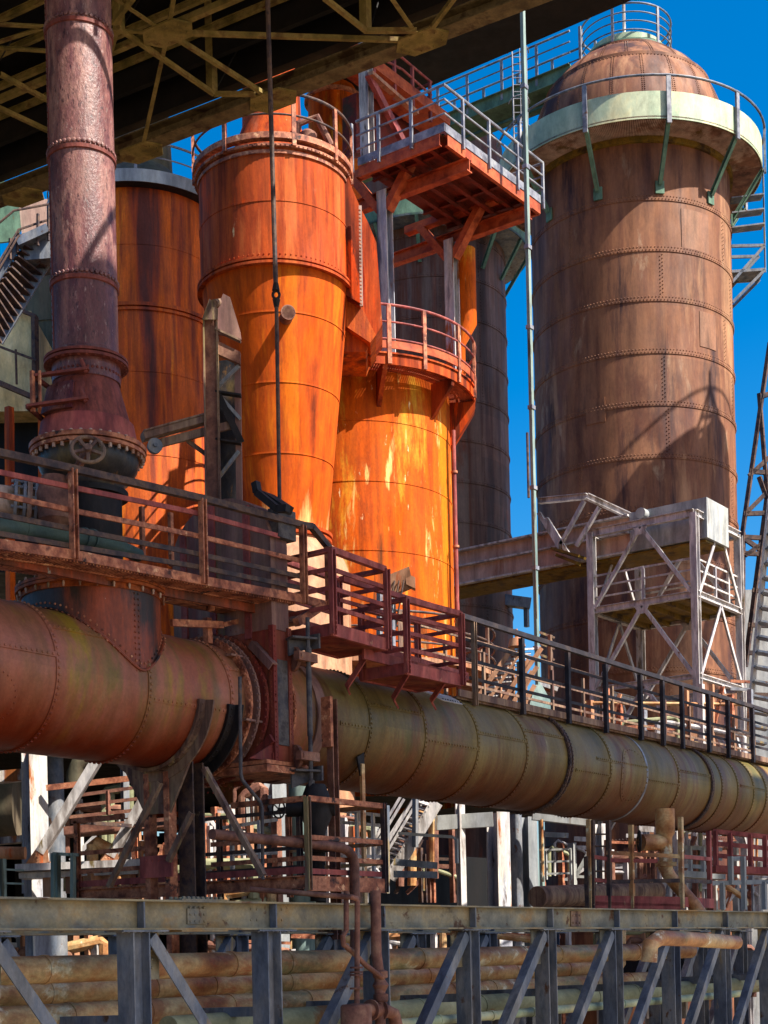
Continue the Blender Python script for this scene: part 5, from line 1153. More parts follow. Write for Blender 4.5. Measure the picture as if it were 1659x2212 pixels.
# unseen headframe shaped to its shadow on the brown tower, with shade bars added
def sh(u,v,k,dr=0.):
    """point k metres towards the sun from where pixel (u,v) meets the front of the big tower"""
    c=C58; x,y,z=ray(u,v); # intersect vertical cylinder R=3.75
    A=x*x+y*y; B=-2*(x*c[0]+y*c[1]); Cc=c[0]**2+c[1]**2-3.75**2; D=max(0.,B*B-4*A*Cc); k0=(-B-sqrt(D))/(2*A)
    p=(x*k0,y*k0,z*k0); return V(p,sd,k)
HF=thing('headframe','dark headframe with inclined skip track, out of frame on the right','headframe',sh(1535,1100,15))
K=15.
top_=sh(1535,832,K)
b=MB()
for u in (1505,1522,1548,1560): b.bar(top_,sh(u,935,K),.09,.09)
b.bar(sh(1515,900,K),sh(1552,900,K),.1,.1); b.tube([top_,V(top_,ZH,.5)],.06); b.build('spire',M['roofdark'],HF)
def arc(pts,r_):
    b=MB(); b.tube([sh(u,v,K) for u,v in pts],r_,6); b.build('cable',M['roofdark'],HF)
arc([(1338,985),(1400,925),(1460,875),(1505,845),(1535,835),(1560,845),(1575,870),(1583,910)],.045)
arc([(1420,1010),(1480,960),(1520,925)],.07)
b=MB()
cD=sh(1545,930,K); b.lathe((cD[0],cD[1]),[(0,cD[2]+.0),(.5,cD[2]-.1),(.8,cD[2]-.5),(.95,cD[2]-1.2),(.95,cD[2]-1.6)],32); b.build('dome',M['roofdark'],HF)
b=MB(); b.bar(sh(1500,955,K),sh(1335,1115,K),.5,.55,ZH); b.bar(sh(1520,985,K),sh(1370,1140,K),.5,.5,ZH); b.bar(sh(1540,1000,K),sh(1500,1090,K),.9,.5,ZH); b.bar(sh(1560,1010,K),sh(1370,1180,K),.3,.35,ZH); b.bar(sh(1570,1075,K),sh(1440,1180,K),.4,.4,ZH); b.build('skip_track',M['roofdark'],HF)
b=MB(); rr=random.Random(5)
for i in range(26):
    u,v=rr.uniform(1290,1590),rr.uniform(1040,1560); L_=rr.uniform(60,200); an=rr.choice((-.75,-.6,.9,1.5,-.7))
    w__=rr.uniform(.12,.5)
    b.bar(sh(min(1572,u),v,K),sh(min(1572,max(1240,u+L_*cos(an))),max(1010,v+L_*sin(-an)),K),w__,w__)
b.build('shade_bar',M['roofdark'],HF)  # random bars added to fill out the shadow on the tower
b=MB()
for (u0,v0,u1,v1,w__) in ((1330,1230,1450,1225,.9),(1320,1330,1440,1320,1.1),(1300,1440,1440,1425,1.2),(1300,1560,1450,1550,1.4)): b.bar(sh(u0,v0,K),sh(u1,v1,K),w__,w__)
b.build('hopper',M['roofdark'],HF)  # thick bars added only to shade the tower's lower part, not real hoppers
# ================================================================ duct bridge and white lattice tower
XL=PT(1515,1288,46.)[0]
def L(u,v,dx=0.): return PX(u,v,XL+dx)
ysR=L(1503,1288)[1]; ysL=L(1280,1313)[1]
zT_=L(1400,1128)[2]; zM=L(1400,1300)[2]; zB_=L(1412,1473)[2]; zlo=GZ
DX=3.3
LT=thing('lattice_tower','weathered white lattice tower with a railed mid platform, in front of the brown riveted tower','tower',(XL,(ysL+ysR)/2,zlo))
def bm(name,items,mat=M['white'],par=None):
    b=MB()
    for it in items: b.ibeam(it[0],it[1],it[2],it[2],.02,up=it[3] if len(it)>3 else None)
    b.build(name,mat,par or LT)
for x_ in (XL,XL+DX):
    for y_ in (ysR,ysL):
        b=MB(); b.ibeam((x_,y_,zlo),(x_,y_,zT_),.22,.24,.03,up=XH); b.build('corner_post',M['white'],LT)
for x_ in (XL,XL+DX):
    for z_,h_ in ((zT_,.24),(zM,.2),(zB_,.16),(2*zB_-zM,.16)):
        b=MB(); b.ibeam((x_-.02,ysR,z_),(x_-.02,ysL,z_),.16,h_,.02); b.build('girt',M['white'],LT)
    ym=(ysL+ysR)/2
    for z0_,z1_ in ((zM,zT_),(zB_,zM),(2*zB_-zM,zB_),(3*zB_-2*zM,2*zB_-zM)):
        for y_ in (ysL,ysR):
            b=MB(); b.angle((x_-.05,ym,z1_-.1),(x_-.05,y_+(-.1 if y_==ysL else .1),z0_+.05),.11,.02,XH); b.build('diagonal',M['white'],LT)
        b=MB(); b.prism([(x_-.1,ym-.25,z1_-.1),(x_-.1,ym+.25,z1_-.1),(x_-.1,ym+.12,z1_-.35),(x_-.1,ym-.12,z1_-.35)],(.02,0,0)); b.build('gusset',M['white'],LT,smooth=False)
for y_ in (ysR,ysL):
    for z_,h_ in ((zT_,.22),(zM,.2),(zB_,.16),(2*zB_-zM,.16)):
        b=MB(); b.ibeam((XL,y_-.02,z_),(XL+DX,y_-.02,z_),.16,h_,.02); b.build('girt',M['white'],LT)
    xm=XL+DX/2
    for z0_,z1_ in ((zM,zT_),(zB_,zM),(2*zB_-zM,zB_),(3*zB_-2*zM,2*zB_-zM)):
        for x_ in (XL+.1,XL+DX-.1):
            b=MB(); b.angle((xm,y_-.05,z1_-.1),(x_,y_-.05,z0_+.05),.11,.02,YH); b.build('diagonal',M['white'],LT)
b=MB(); b.box(XL+.05,XL+DX,ysR,ysL,zM+.02,zM+.07); b.build('deck',M['mossy'],LT)
b=MB()
for k in range(5): y_=ysR+(ysL-ysR)*(k+.5)/5; b.box(XL+.1,XL+DX,y_-.05,y_+.05,zM-.12,zM+.02)
b.build('deck_joist',M['mossy'],LT)
for k,h_ in enumerate((1.1,.76,.42)):
    b=MB(); b.bar((XL+.05,ysR,zM+h_),(XL+.05,ysL,zM+h_),.05,.05); b.bar((XL,ysR+.02,zM+h_),(XL+DX,ysR+.02,zM+h_),.05,.05); b.bar((XL+DX,ysR,zM+h_),(XL+DX,ysL,zM+h_),.05,.05); b.build('handrail' if k==0 else 'mid_rail',M['white'],LT)
for p in ((XL+.05,ym),(XL+DX*.45,ysR+.02),(XL+DX*.75,ysR+.02),(XL+DX,ym)):
    b=MB(); b.box(p[0]-.04,p[0]+.04,p[1]-.04,p[1]+.04,zM,zM+1.1); b.build('rail_post',M['white'],LT)
# duct girder lying on it
DG=thing('conveyor_girder','stained pale box girder resting on the white lattice tower, running back to the left','girder',(XL,ysR,zT_))
g0=PX(1528,1160,XL+.5); g1=PX(1528,1073,XL+.5); yE=g0[1]; yF=PX(975,1255,XL+.5)[1]+6
b=MB(); b.box(XL+.5,XL+2.1,yE,yE+2.6,g0[2],g1[2]); b.build('end_box',M['greypaint'],DG)
zA_=g0[2]; hG=g1[2]-g0[2]
b=MB(); b.box(XL+.55,XL+2.05,yE+2.6,yF,zA_+.02,zA_+hG*.5-.03); b.box(XL+.6,XL+2.05,yE+2.6,yF,zA_+hG*.5+.02,zA_+hG-.1); b.build('web',M['pinkconc'],DG)
b=MB()
for z_ in (zA_,zA_+hG*.5,zA_+hG-.08): b.box(XL+.38,XL+2.15,yE+2.61,yF,z_-.03,z_+.03)
b.build('flange_plate',M['white'],DG)
b=MB(); b.box(XL+.6,XL+2.,yE+.1,yF,zA_-.1,zA_-.035); b.build('soffit',M['mossy'],DG)
b=MB(); p=PX(1383,1108,XL+.2); b.tube([p,V(p,XH,.6)],.17,20); b.build('round_motor',M['greypaint'],DG)
# cantilever frame left of the tower
CF=thing('cantilever_frame','white angle-iron frame with a small hung tray, left of the white lattice tower','frame',L(1210,1200))
b=MB(); b.ibeam(L(1165,1082),L(1268,1072),.2,.18,.02); b.ibeam(L(1268,1072),V(L(1340,1105),XH,.8),.2,.18,.02); b.build('top_beam',M['white'],CF)
for (u0,v0,u1,v1) in ((1164,1108,1213,1188),(1180,1120,1228,1196),(1262,1082,1212,1176),(1295,1096,1245,1180)):
    b=MB(); b.angle(L(u0,v0),L(u1,v1),.12,.02,XH); b.build('hanger',M['white'],CF)
b=MB(); b.bar(L(1198,1187),L(1258,1204),.5,.08); b.bar(L(1205,1200),L(1250,1218),.3,.1); b.build('tray',M['mossy'],CF)
# ================================================================ right edge pylon
PYN=thing('pylon','dark lattice pylon leaning at the right edge against the sky','pylon',PT(1640,1600,50))
def Q(u,v,t=50.): return PT(u,v,t)
b=MB(); b.bar(Q(1663,740),Q(1604,1150),.12,.12); b.build('leg',M['darkrail'],PYN)
b=MB(); b.bar(Q(1640,850),Q(1668,1200),.12,.12); b.build('leg',M['darkrail'],PYN)
b=MB(); b.bar(Q(1680,900),Q(1610,1440),.14,.14); b.build('leg',M['darkrail'],PYN)
b=MB(); b.bar(Q(1604,1150),Q(1600,1640),.16,.16); b.build('leg',M['darkrail'],PYN)
for (u0,v0,u1,v1) in ((1640,858,1665,850),(1620,1018,1665,1022),(1618,1028,1665,985),(1607,1110,1665,1108),(1612,1108,1660,1060),(1606,1160,1662,1163),(1606,1195,1662,1198),(1610,1165,1660,1200),(1660,1165,1610,1200),(1625,1275,1670,1278),(1616,1350,1670,1352),(1612,1410,1670,1412),(1606,1500,1670,1502),(1640,1030,1665,1100)):
    b=MB(); b.bar(Q(u0,v0),Q(u1,v1),.12,.14); b.build('cross_member',M['darkrail'],PYN)
ST2=thing('stair','steep white-edged open stair at the right edge in front of the pale grey wall','stair',PT(1640,1600,49))
b=MB()
for k in range(16):
    v=1120+k*32; u=1662-k*3.2; b.bar(Q(u,v,49),Q(u+40,v+8,49),.5,.06)
b.build('tread',M['bluegrey'],ST2)
b=MB(); b.bar(Q(1664,1080,49.2),Q(1612,1620,49.2),.3,.08); b.build('stringer',M['white'],ST2)
GW=thing('grey_building','pale grey building wall at the right edge, behind the stair','building',PT(1660,1700,60))
b=MB(); p=PT(1612,1150,60); b.obox((PT(1665,1500,60)[0]+1,PT(1665,1500,60)[1],4.),(2.6*RX,2.6*RY,0),(2*FX,2*FY,0),(0,0,9.6)); b.build('wall',M['greypaint'],GW)
# ================================================================ left: stair, pale clad building, grey tank
GT=thing('grey_tank','grey olive tank in the gap left of the riveted vent stack','tank',PT(100,900,52))
c=ax(122,700,50); b=MB(); b.lathe(c,[(1.05,2),(1.05,zt(100,540,50)),(.2,zt(100,505,50))],48); b.build('shell',M['tankgrey'],GT)
b=MB(); b.ring(c,1.,1.09,zt(100,880,50),zt(100,874,50),48); b.ring(c,1.,1.09,zt(100,720,50),zt(100,716,50),48); b.build('seam',M['tankgrey'],GT)
CB2=thing('clad_building','pale yellow clad building with a dark framed corner, left edge','building',PT(40,900,46))
b=MB(); q=PT(72,890,46); nL=(-RX,-RY,0)
b.obox(V(V((q[0],q[1],zt(40,780,46)),nL,3.0),(FX,FY,0),2),(3*RX,3*RY,0),(2*FX,2*FY,0),(0,0,zt(40,672,46)-zt(40,780,46))); b.build('wall',M['yellowwall'],CB2)
b=MB(); b.bar(PT(-30,640,45.8),PT(78,684,45.8),.1,.1); b.bar(PT(75,684,45.8),PT(78,880,45.8),.16,.16); b.bar(PT(-30,738,45.6),PT(78,778,45.6),.06,.06); b.bar(PT(-30,815,45.6),PT(80,862,45.6),.16,.14); b.bar(PT(34,755,45.6),PT(36,830,45.6),.05,.05); b.build('frame',M['darkrail'],CB2)
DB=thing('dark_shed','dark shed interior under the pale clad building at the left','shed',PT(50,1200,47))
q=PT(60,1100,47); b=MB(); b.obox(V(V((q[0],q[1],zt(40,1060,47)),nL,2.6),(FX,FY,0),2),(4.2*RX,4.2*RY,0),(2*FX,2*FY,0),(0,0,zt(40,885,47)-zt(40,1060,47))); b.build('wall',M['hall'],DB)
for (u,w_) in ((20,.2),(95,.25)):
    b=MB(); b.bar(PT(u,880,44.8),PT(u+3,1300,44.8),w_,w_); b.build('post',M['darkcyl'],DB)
STR=thing('stair','dark open-tread stair descending from the upper left, beside the vent stack','stair',PT(0,740,40))
b=MB(); b.bar(PT(46,508,40),PT(-30,632,40),.06,.3); b.bar(PT(112,545,40.6),PT(-5,738,40.6),.06,.3); b.build('stringer',M['bluegrey'],STR)
b=MB()
for k in range(14):
    kk=k/13; b.bar(lerp(PT(55,520,40),PT(-40,672,40),kk),lerp(PT(112,550,40.6),PT(-5,742,40.6),kk),.28,.05)
b.build('tread',M['darkrail'],STR)
b=MB(); b.bar(PT(46,540,40.3),PT(112,510,40.3),1.,.22); b.bar(PT(60,560,40.6),PT(118,555,40.6),1.,.5); b.build('landing',M['bluegrey'],STR)
for dv in (0,16,30):
    b=MB(); b.tube([PT(-30,505+dv,39.8),PT(30,455+dv,39.8),PT(110,440+dv,40.2)] if dv==0 else [PT(-30,600+dv,39.8),PT(40,480+dv,39.8),PT(115,455+dv,40.2)],.03,6); b.build('handrail' if dv==0 else 'mid_rail',M['darkrail'],STR)
for u,v0,v1 in ((38,500,545),(22,515,560),(82,462,530),(105,445,520)):
    b=MB(); b.bar(PT(u,v0,39.9),PT(u,v1,39.9),.06,.06); b.build('post',M['darkrail'],STR)
SF=thing('canopy','green and pinkish canopy sheets at the left edge under the overhead bridge','canopy',PT(30,480,55))
b=MB(); b.prism([PT(-60,380,55),PT(60,400,55),PT(60,470,55),PT(30,520,55),PT(-60,530,55)],(FX*.1,FY*.1,0)); b.build('green_sheet',M['green'],SF,smooth=False)
b=MB(); b.prism([PT(40,430,54),PT(130,430,54),PT(130,530,54),PT(50,540,54)],(FX*.1,FY*.1,0)); b.build('pink_sheet',M['pinkconc'],SF,smooth=False)
# ================================================================ casthouse floor slab and dark hall below the pipe
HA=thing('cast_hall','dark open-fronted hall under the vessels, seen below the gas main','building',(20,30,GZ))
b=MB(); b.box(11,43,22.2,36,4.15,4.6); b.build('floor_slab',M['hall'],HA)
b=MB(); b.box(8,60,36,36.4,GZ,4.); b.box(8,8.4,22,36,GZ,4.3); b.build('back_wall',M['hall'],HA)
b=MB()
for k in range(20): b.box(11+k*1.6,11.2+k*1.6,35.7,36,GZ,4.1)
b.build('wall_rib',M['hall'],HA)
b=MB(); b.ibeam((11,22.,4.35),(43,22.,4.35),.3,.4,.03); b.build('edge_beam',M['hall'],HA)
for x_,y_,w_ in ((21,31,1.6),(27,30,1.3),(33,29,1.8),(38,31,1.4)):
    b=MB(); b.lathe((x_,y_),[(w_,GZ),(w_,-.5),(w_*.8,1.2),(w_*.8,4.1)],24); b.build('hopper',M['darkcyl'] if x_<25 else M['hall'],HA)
def col(label,u,v0,v1,t,w_,mat,name='column',kind='ibeam',d=None,group=None,cat='column'):
    p=PT(u,v1,t); z1_=PT(u,v0,t)[2]; o=thing(name,label,cat,(p[0],p[1],GZ),group); b=MB()
    if kind=='ibeam': b.ibeam((p[0],p[1],GZ),(p[0],p[1],z1_),w_,d or w_,.03,up=(FX*.8-RX*.6,FY*.8-RY*.6,0))
    else: b.tube([(p[0],p[1],GZ),(p[0],p[1],z1_)],w_/2,16)
    b.build('shaft',mat,o)
    b=MB(); b.box(p[0]-w_*.8,p[0]+w_*.8,p[1]-w_*.8,p[1]+w_*.8,GZ,GZ+.08); b.build('base_plate',mat,o); return o
col('peeling white and rust column at the lower left, left of the white diagonal brace',80,1600,1930,27,.34,M['whiterust'])
col('dark blue-grey round column just right of the peeling white and rust one',120,1600,1930,30,.42,M['bluegrey'],kind='t')
col('thin grey column between the two white diagonal braces at the lower left',275,1640,1930,28,.12,M['bluegrey'])
col('bright white column under the goggle valve, left of the fat pale blue one',606,1690,2250,33,.36,M['greypaint'])
col('fat pale blue column right of the bright white one, behind the hanging gate valve',662,1690,2250,33.6,.54,M['mast'],kind='t')
col('slender sunlit pole right of the white stair, standing before the dark hall',1001,1735,2080,37,.17,M['white'])
col('wide peeling white and brown column before the dark hall, right of the slender pole',1085,1755,2200,40,.44,M['whiterust'])
col('blue-grey column between the peeling column and the bright white one',1122,1760,2200,40.6,.36,M['bluegrey'],kind='t')
col('bright white column at the right end of the dark hall opening',1148,1765,2060,41,.32,M['greypaint'])
col('white column behind the tall thin scaffold poles on the right',1303,1780,1950,46,.32,M['white'])
# white diagonals with big gusset feet
for i,(u0,v0,u1,v1,lab,gu) in enumerate(((204,1652,88,1842,'sunlit white diagonal brace with riveted foot plate, the left one of the pair',(50,106,1873)),(334,1688,240,1850,'sunlit white diagonal brace with foot plate, right one of the pair beside the saddle',(212,256,1866)))):
    o=thing('diagonal_brace',lab,'brace',PT(u1,v1,26.3),'white diagonal braces under the gas main')
    b=MB(); b.bar(PT(u0+12,v0-20,26.3),PT(u1,v1,26.3),.16,.22,(FX,FY,0)); b.build('bar',M['white'],o)
    b=MB(); b.prism([PT(gu[0],gu[2],26.2),PT(u1-8,v1-12,26.2),PT(u1+14,v1-6,26.2),PT(gu[1],gu[2]-5,26.2),PT(gu[1],gu[2],26.2)],(FX*.04,FY*.04,0))
    for k in range(8): b.riv(PT(u1-12+8*(k%2)-k,v1+4+7*(k//2),26.18),(-FX,-FY,0),.02)
    b.build('foot_plate',M['skirt'],o,smooth=False)
o=thing('floor_beam','sunlit pale beam with clutter behind the service platform, lower left','beam',PT(200,1880,26))
b=MB(); b.bar(PT(40,1876,26.2),PT(372,1862,26.2),.5,.12); b.bar(PT(48,1893,26.4),PT(372,1880,26.4),.5,.1); b.build('beam',M['white'],o)
b=MB()
for u,v,w_,h_ in ((165,1905,.16,.2),(205,1908,.18,.16),(232,1900,.06,.3),(275,1905,.05,.35),(330,1905,.25,.2),(110,1900,.1,.3)): p=PT(u,v,26.3); b.box(p[0]-w_,p[0]+w_,p[1]-.1,p[1]+.1,p[2]-h_,p[2]+h_)
b.build('bracket',M['skirt'],o)
# rails in the dark hall, left
def zrail(label,pts0,pts1,ks,t,mat,posts,name='guard_rail',cat='railing',w_=.06,floor=None):
    o=thing(name,label,cat,PT(pts1[0][0],pts1[0][1],t))
    for k in ks:
        b=MB(); P=[lerp(PT(a_[0],a_[1],t),PT(c3[0],c3[1],t),k) for a_,c3 in zip(pts0,pts1)]
        for i in range(len(P)-1): b.bar(P[i],P[i+1],w_*.5,w_)
        b.build('handrail' if k==0 else 'mid_rail',mat,o)
    for u,v0,v1 in posts:
        b=MB(); p=PT(u,v0,t); q=PT(u,v1,t); b.box(p[0]-w_/2,p[0]+w_/2,p[1]-w_/2,p[1]+w_/2,q[2],p[2]); b.build('post',mat,o)
    if floor:
        b=MB(); P=[PT(u,v,t) for u,v in floor]; b.bar(P[0],P[1],.6,.16); b.build('floor_beam',mat,o)
    return o
zrail('rusty guard rail behind the left white brace in the dark hall',[(155,1720),(330,1696)],[(150,1765),(345,1745)],(0,.5,1),27.5,M['smallpipe'],[(233,1708,1760)],floor=((145,1798),(368,1778)))
zrail('thin rust pipe rail across the gap right of the peeling column',[(100,1702),(320,1677)],[(100,1704),(320,1680)],(0,),26.8,M['railrust'],[],w_=.1)
zrail('pale guard rail behind the service platform, right of the support column',[(470,1790),(600,1770)],[(470,1860),(600,1860)],(0,.4,.8),26,M['white'],[(500,1780,1900),(560,1772,1900)])
zrail('pale guard rail far behind the bent pipe on the right of the platform',[(720,1750),(830,1762)],[(720,1850),(830,1850)],(0,.25,.6,1),29,M['white'],[(730,1750,1890),(770,1755,1890),(805,1757,1890)])
# left clutter: horizontal vessel and pipes at the edge
o=thing('drum','grey-green horizontal drum at the left edge below the gas main','drum',PT(20,1750,29)); b=MB(); p=PT(-60,1745,29); b.tube([p,V(p,(RX,RY,0),.25),V(p,(RX,RY,0),.9)],[.55,.62,.62],24); b.build('shell',M['tankgrey'],o)
o=thing('pipe_run','bright sunlit horizontal pipe stub at the left edge','pipe',PT(20,1845,26)); b=MB(); b.tube([PT(-40,1842,26),PT(55,1843,26)],.11,14); b.build('pipe',M['skirt'],o)
o=thing('shelf_beams','pale rusty shelf beams at the left edge below the gas main','beam',PT(30,1680,27.5)); b=MB(); b.bar(PT(-30,1682,27.5),PT(56,1674,27.5),.3,.2); b.bar(PT(-30,1820,27.5),PT(56,1812,27.5),.3,.12); b.bar(PT(54,1668,27.3),PT(54,1930,27.3),.08,.08); b.build('beam',M['whiterust'],o)
o=thing('small_frame','small pale blue steel frame on the truss line at the lower left','frame',PT(130,1930,25)); b=MB()
for u in (116,125,158): b.bar(PT(u,1843,25),PT(u,1940,25),.07,.07)
b.bar(PT(114,1844,25),PT(170,1847,25),.07,.05); b.build('frame',M['mast'],o)
o=thing('small_frame','pale blue post pair at the far lower left edge','frame',PT(5,1930,25)); b=MB()
b.bar(PT(5,1855,25),PT(6,1950,25),.1,.08); b.bar(PT(8,1878,25),PT(52,1880,25),.04,.03); b.bar(PT(8,1908,25),PT(52,1909,25),.04,.03); b.build('frame',M['mast'],o)
o=thing('elbow_duct','dark curved elbow duct beside the left white brace','duct',PT(170,1700,28.5)); b=MB(); b.tube([PT(190,1640,28.5),PT(172,1650,28.5),PT(163,1672,28.5),PT(160,1700,28.5)],.17,16); b.build('duct',M['tankgrey'],o)
# white stair under the pipe, centre
ST3=thing('stair','sunlit white steel stair with plank treads under the olive pipe, centre right','stair',PT(840,1900,34))
b=MB(); b.bar(PT(944,1733,34),PT(842,1898,34),.05,.28,(-.7,-.7,.3) if False else None); b.bar(PT(908,1720,35),PT(800,1890,35),.05,.28); b.build('stringer',M['white'],ST3)
b=MB()
for k in range(15):
    kk=k/14; p=lerp(PT(936,1742,34),PT(843,1892,34),kk); q=lerp(PT(900,1730,35),PT(806,1880,35),kk); b.bar(p,q,.22,.035)
b.build('tread',M['white'],ST3)
for du in (0,-32):
    b=MB(); 
    for j in (0,18): b.bar(PT(905+du,1708+j,34.5),PT(815+du,1858+j,34.5),.05,.06)
    b.build('handrail',M['white'],ST3)
for u,v0,v1 in ((897,1722,1830),(835,1740,1930)):
    b=MB(); b.bar(PT(u,v0,33.9),PT(u,v1,33.9),.1,.1); b.build('post',M['bluegrey'],ST3)
zrail('thin grey bent pipe rail in front of the dark hall beside the white stair',[(860,1800),(980,1808),(986,1816)],[(860,1802),(980,1810),(986,1818)],(0,),31,M['greypaint'],[(986,1812,1865)],w_=.06)
zrail('low grey beam in the hall opening at the foot of the white stair',[(850,1862),(945,1870)],[(850,1888),(945,1890)],(0,1),32,M['bluegrey'],[],w_=.14)
zrail('sunlit beam spanning the hall opening behind the slender pole',[(940,1778),(1065,1770)],[(940,1783),(1065,1775)],(0,),37,M['greypaint'],[],w_=.35)
o=thing('top_beam','bright white beam above the hall opening just below the olive pipe','beam',PT(1230,1770,40)); b=MB(); b.bar(PT(1150,1762,40),PT(1275,1776,40),.3,.22); b.build('beam',M['greypaint'],o)
zrail('white three-bar rail hanging in the dark opening right of the bright white column',[(1165,1836),(1235,1834)],[(1168,1888),(1235,1886)],(0,.5,1),38,M['greypaint'],[(1179,1838,1900),(1232,1834,1900)],w_=.05)
o=thing('pipe_run','thin vertical rusty pipe in the opening right of the bright white column','pipe',PT(1171,1900,37)); b=MB(); b.tube([PT(1170,1770,37),PT(1173,1905,37)],.035,8); b.build('pipe',M['pipebrown'],o)
o=thing('boiler_drum','wide rust brown drum lying behind the truss chord under the scaffold','drum',PT(1240,1935,36)); b=MB(); b.tube([PT(1160,1938,36),PT(1290,1932,38),PT(1420,1925,40)],.26,28); b.build('shell',M['lattice'],o)
# ================================================================ scaffold cage hanging under the olive pipe, right
SCF=thing('hanging_stage','rusty hanging stage of slim poles and rails below the olive pipe at right','scaffold',PT(1350,1960,31))
ts=31.
for u,v0,m_ in ((1272,1770,'pipebrown'),(1279,1772,'darkrail'),(1314,1772,'darkrail'),(1363,1782,'pipebrown'),(1470,1765,'pipebrown'),(1531,1795,'redbrown'),(1267,1850,'darkrail')):
    b=MB(); tt=ts if u<1500 else 33.; b.bar(PT(u,v0,tt),PT(u+3,1962,tt),.09,.09); b.build('pole',M[m_],SCF)
for (u0,v0,u1,v1,m_) in ((1276,1850,1316,1856,'redbrown'),(1310,1842,1470,1850,'pipebrown'),(1470,1850,1534,1856,'redbrown'),(1310,1858,1420,1860,'redbrown'),(1276,1900,1310,1903,'redbrown'),(1316,1905,1470,1902,'darkrail'),(1470,1902,1535,1905,'darkrail'),(1276,1945,1470,1948,'redbrown'),(1276,1958,1470,1964,'redbrown'),(1470,1948,1540,1952,'redbrown')):
    b=MB(); b.bar(PT(u0,v0,ts),PT(u1,v1,ts if u1<1500 else 33.),.06,.08 if v0<1940 else .2); b.build('rail',M[m_],SCF)
b=MB()
for v in (1802,1828,1855,1882,1905): b.tube([PT(1279,v,31.),PT(1314,v,31.)],.02,6)
b.build('rung',M['darkrail'],SCF)
o=thing('gate_valve','rust brown valve with small handwheel on a drop pipe below the olive pipe, right','valve',PT(1437,1850,31.5))
q=PT(1437,1800,31.5); b=MB(); b.lathe((q[0],q[1]),[(.2,q[2]+.5),(.2,q[2]),(.14,q[2]-.1),(.14,q[2]-.6),(.22,q[2]-.6),(.22,q[2]-.68),(.14,q[2]-.68),(.14,q[2]-.75)],20); b.tube([PT(1384,1820,31.2),PT(1430,1820,31.5)],.17,16)
b.tube([PT(1433,1858,31.5),PT(1436,1875,31.5),PT(1450,1898,31.5),PT(1500,1955,31.5),PT(1520,1985,31.5)],.14,16); b.build('body',M['pipebrown'],o)
hc=PT(1381,1818,31.1); b=MB(); b.tube([V(V(hc,(FX,FY,0),.2*cos(2*pi*i/24)),ZH,.22*sin(2*pi*i/24)) for i in range(24)],.02,6,closed=True)
for i in range(3): b.tube([V(V(hc,(FX,FY,0),-.2*cos(pi*i/3)),ZH,-.22*sin(pi*i/3)),V(V(hc,(FX,FY,0),.2*cos(pi*i/3)),ZH,.22*sin(pi*i/3))],.015,6)
b.build('hand_wheel',M['black'],o)
# red rails at far lower right
zrail('red-brown railed landing below the olive pipe at the right edge',[(1540,1795),(1680,1810)],[(1540,1870),(1680,1880)],(0,.35,.7),35,M['redbrown'],[(1545,1795,1875),(1577,1800,1875),(1620,1803,1875),(1652,1806,1875)],name='landing',cat='platform',w_=.1,floor=((1541,1878),(1690,1884)))
zrail('white guard rail in front of the dark bay at the right edge, lower one',[(1530,1908),(1690,1904)],[(1530,1942),(1690,1938)],(0,),34,M['greypaint'],[(1560,1908,1965),(1605,1850,1965),(1578,1850,1910),(1650,1905,1965)],w_=.1)
zrail('small white frame above the guard rail at the right edge',[(1575,1856),(1606,1854)],[(1575,1858),(1606,1856)],(0,),34.2,M['greypaint'],[],name='small_frame',cat='frame',w_=.1)
zrail('bright white railings on the far landing right of the drop pipe valve',[(1470,1830),(1560,1835)],[(1470,1880),(1560,1885)],(0,.4,.8),39,M['greypaint'],[(1490,1828,1890),(1518,1830,1890),(1545,1832,1890)],w_=.1,floor=((1460,1888),(1562,1894)))
zrail('pale beams at the base of the brown tower seen under the olive pipe',[(1380,1790),(1560,1800)],[(1380,1812),(1560,1822)],(0,1),44,M['white'],[(1420,1780,1960),(1500,1790,1960)],w_=.16)
o=thing('navy_bin','dark navy steel bin behind the truss at the lower right','bin',PT(1560,2100,19)); p0=PY(1478,2100,16.5); b=MB(); b.box(p0[0],p0[0]+9,16.5,18.5,PY(1478,2150,16.5)[2],PY(1478,2058,16.5)[2]); b.build('body',M['navy'],o)
o=thing('elbow_duct','ribbed grey-pink duct elbow rising behind the truss at the lower right','duct',PT(1440,2030,19.)); b=MB(); b.tube([PT(1402,2078,19.),PT(1405,2040,19.),PT(1425,2026,19.2),PT(1480,2028,20),PT(1590,2036,22)],.1,18); b.build('duct',M['pipebrown'],o)
# ladder-like lattice on the walkway behind, centre (light coloured diagonals)
o=thing('stair','sunlit cream stair and lattice flight behind the right walkway, left of the pale mast','stair',PT(1050,1560,34))
b=MB()
for (u0,v0,u1,v1) in ((1110,1395,1030,1510),(1128,1400,1042,1530),(1142,1425,1072,1540),(1150,1450,1090,1550),(1155,1480,1110,1560),(1170,1400,1120,1470),(1160,1440,1130,1490)): b.bar(PT(u0,v0,34),PT(u1,v1,34),.05,.1)
for (u0,v0,u1,v1) in ((1080,1430,1082,1560),(1108,1400,1110,1570),(1135,1430,1136,1570)): b.bar(PT(u0,v0,34.2),PT(u1,v1,34.2),.06,.06)
b.build('stringer',M['skirt'],o)
b=MB()
for k in range(12): b.bar(PT(1116-k*7,1404+k*10,34),PT(1145-k*7,1402+k*10,34.6),.2,.04)
b.build('tread',M['white'],o)
o=thing('round_platform','sunlit round platform with curved dark railing at the foot of the orange tank','platform',PT(960,1460,39))
c=CT42; z=zt(1000,1440,40); Rr=300/f*42; b=MB(); b.ring(c,2.7,Rr,z-.12,z,64); b.build('floor',M['skirt'],o)
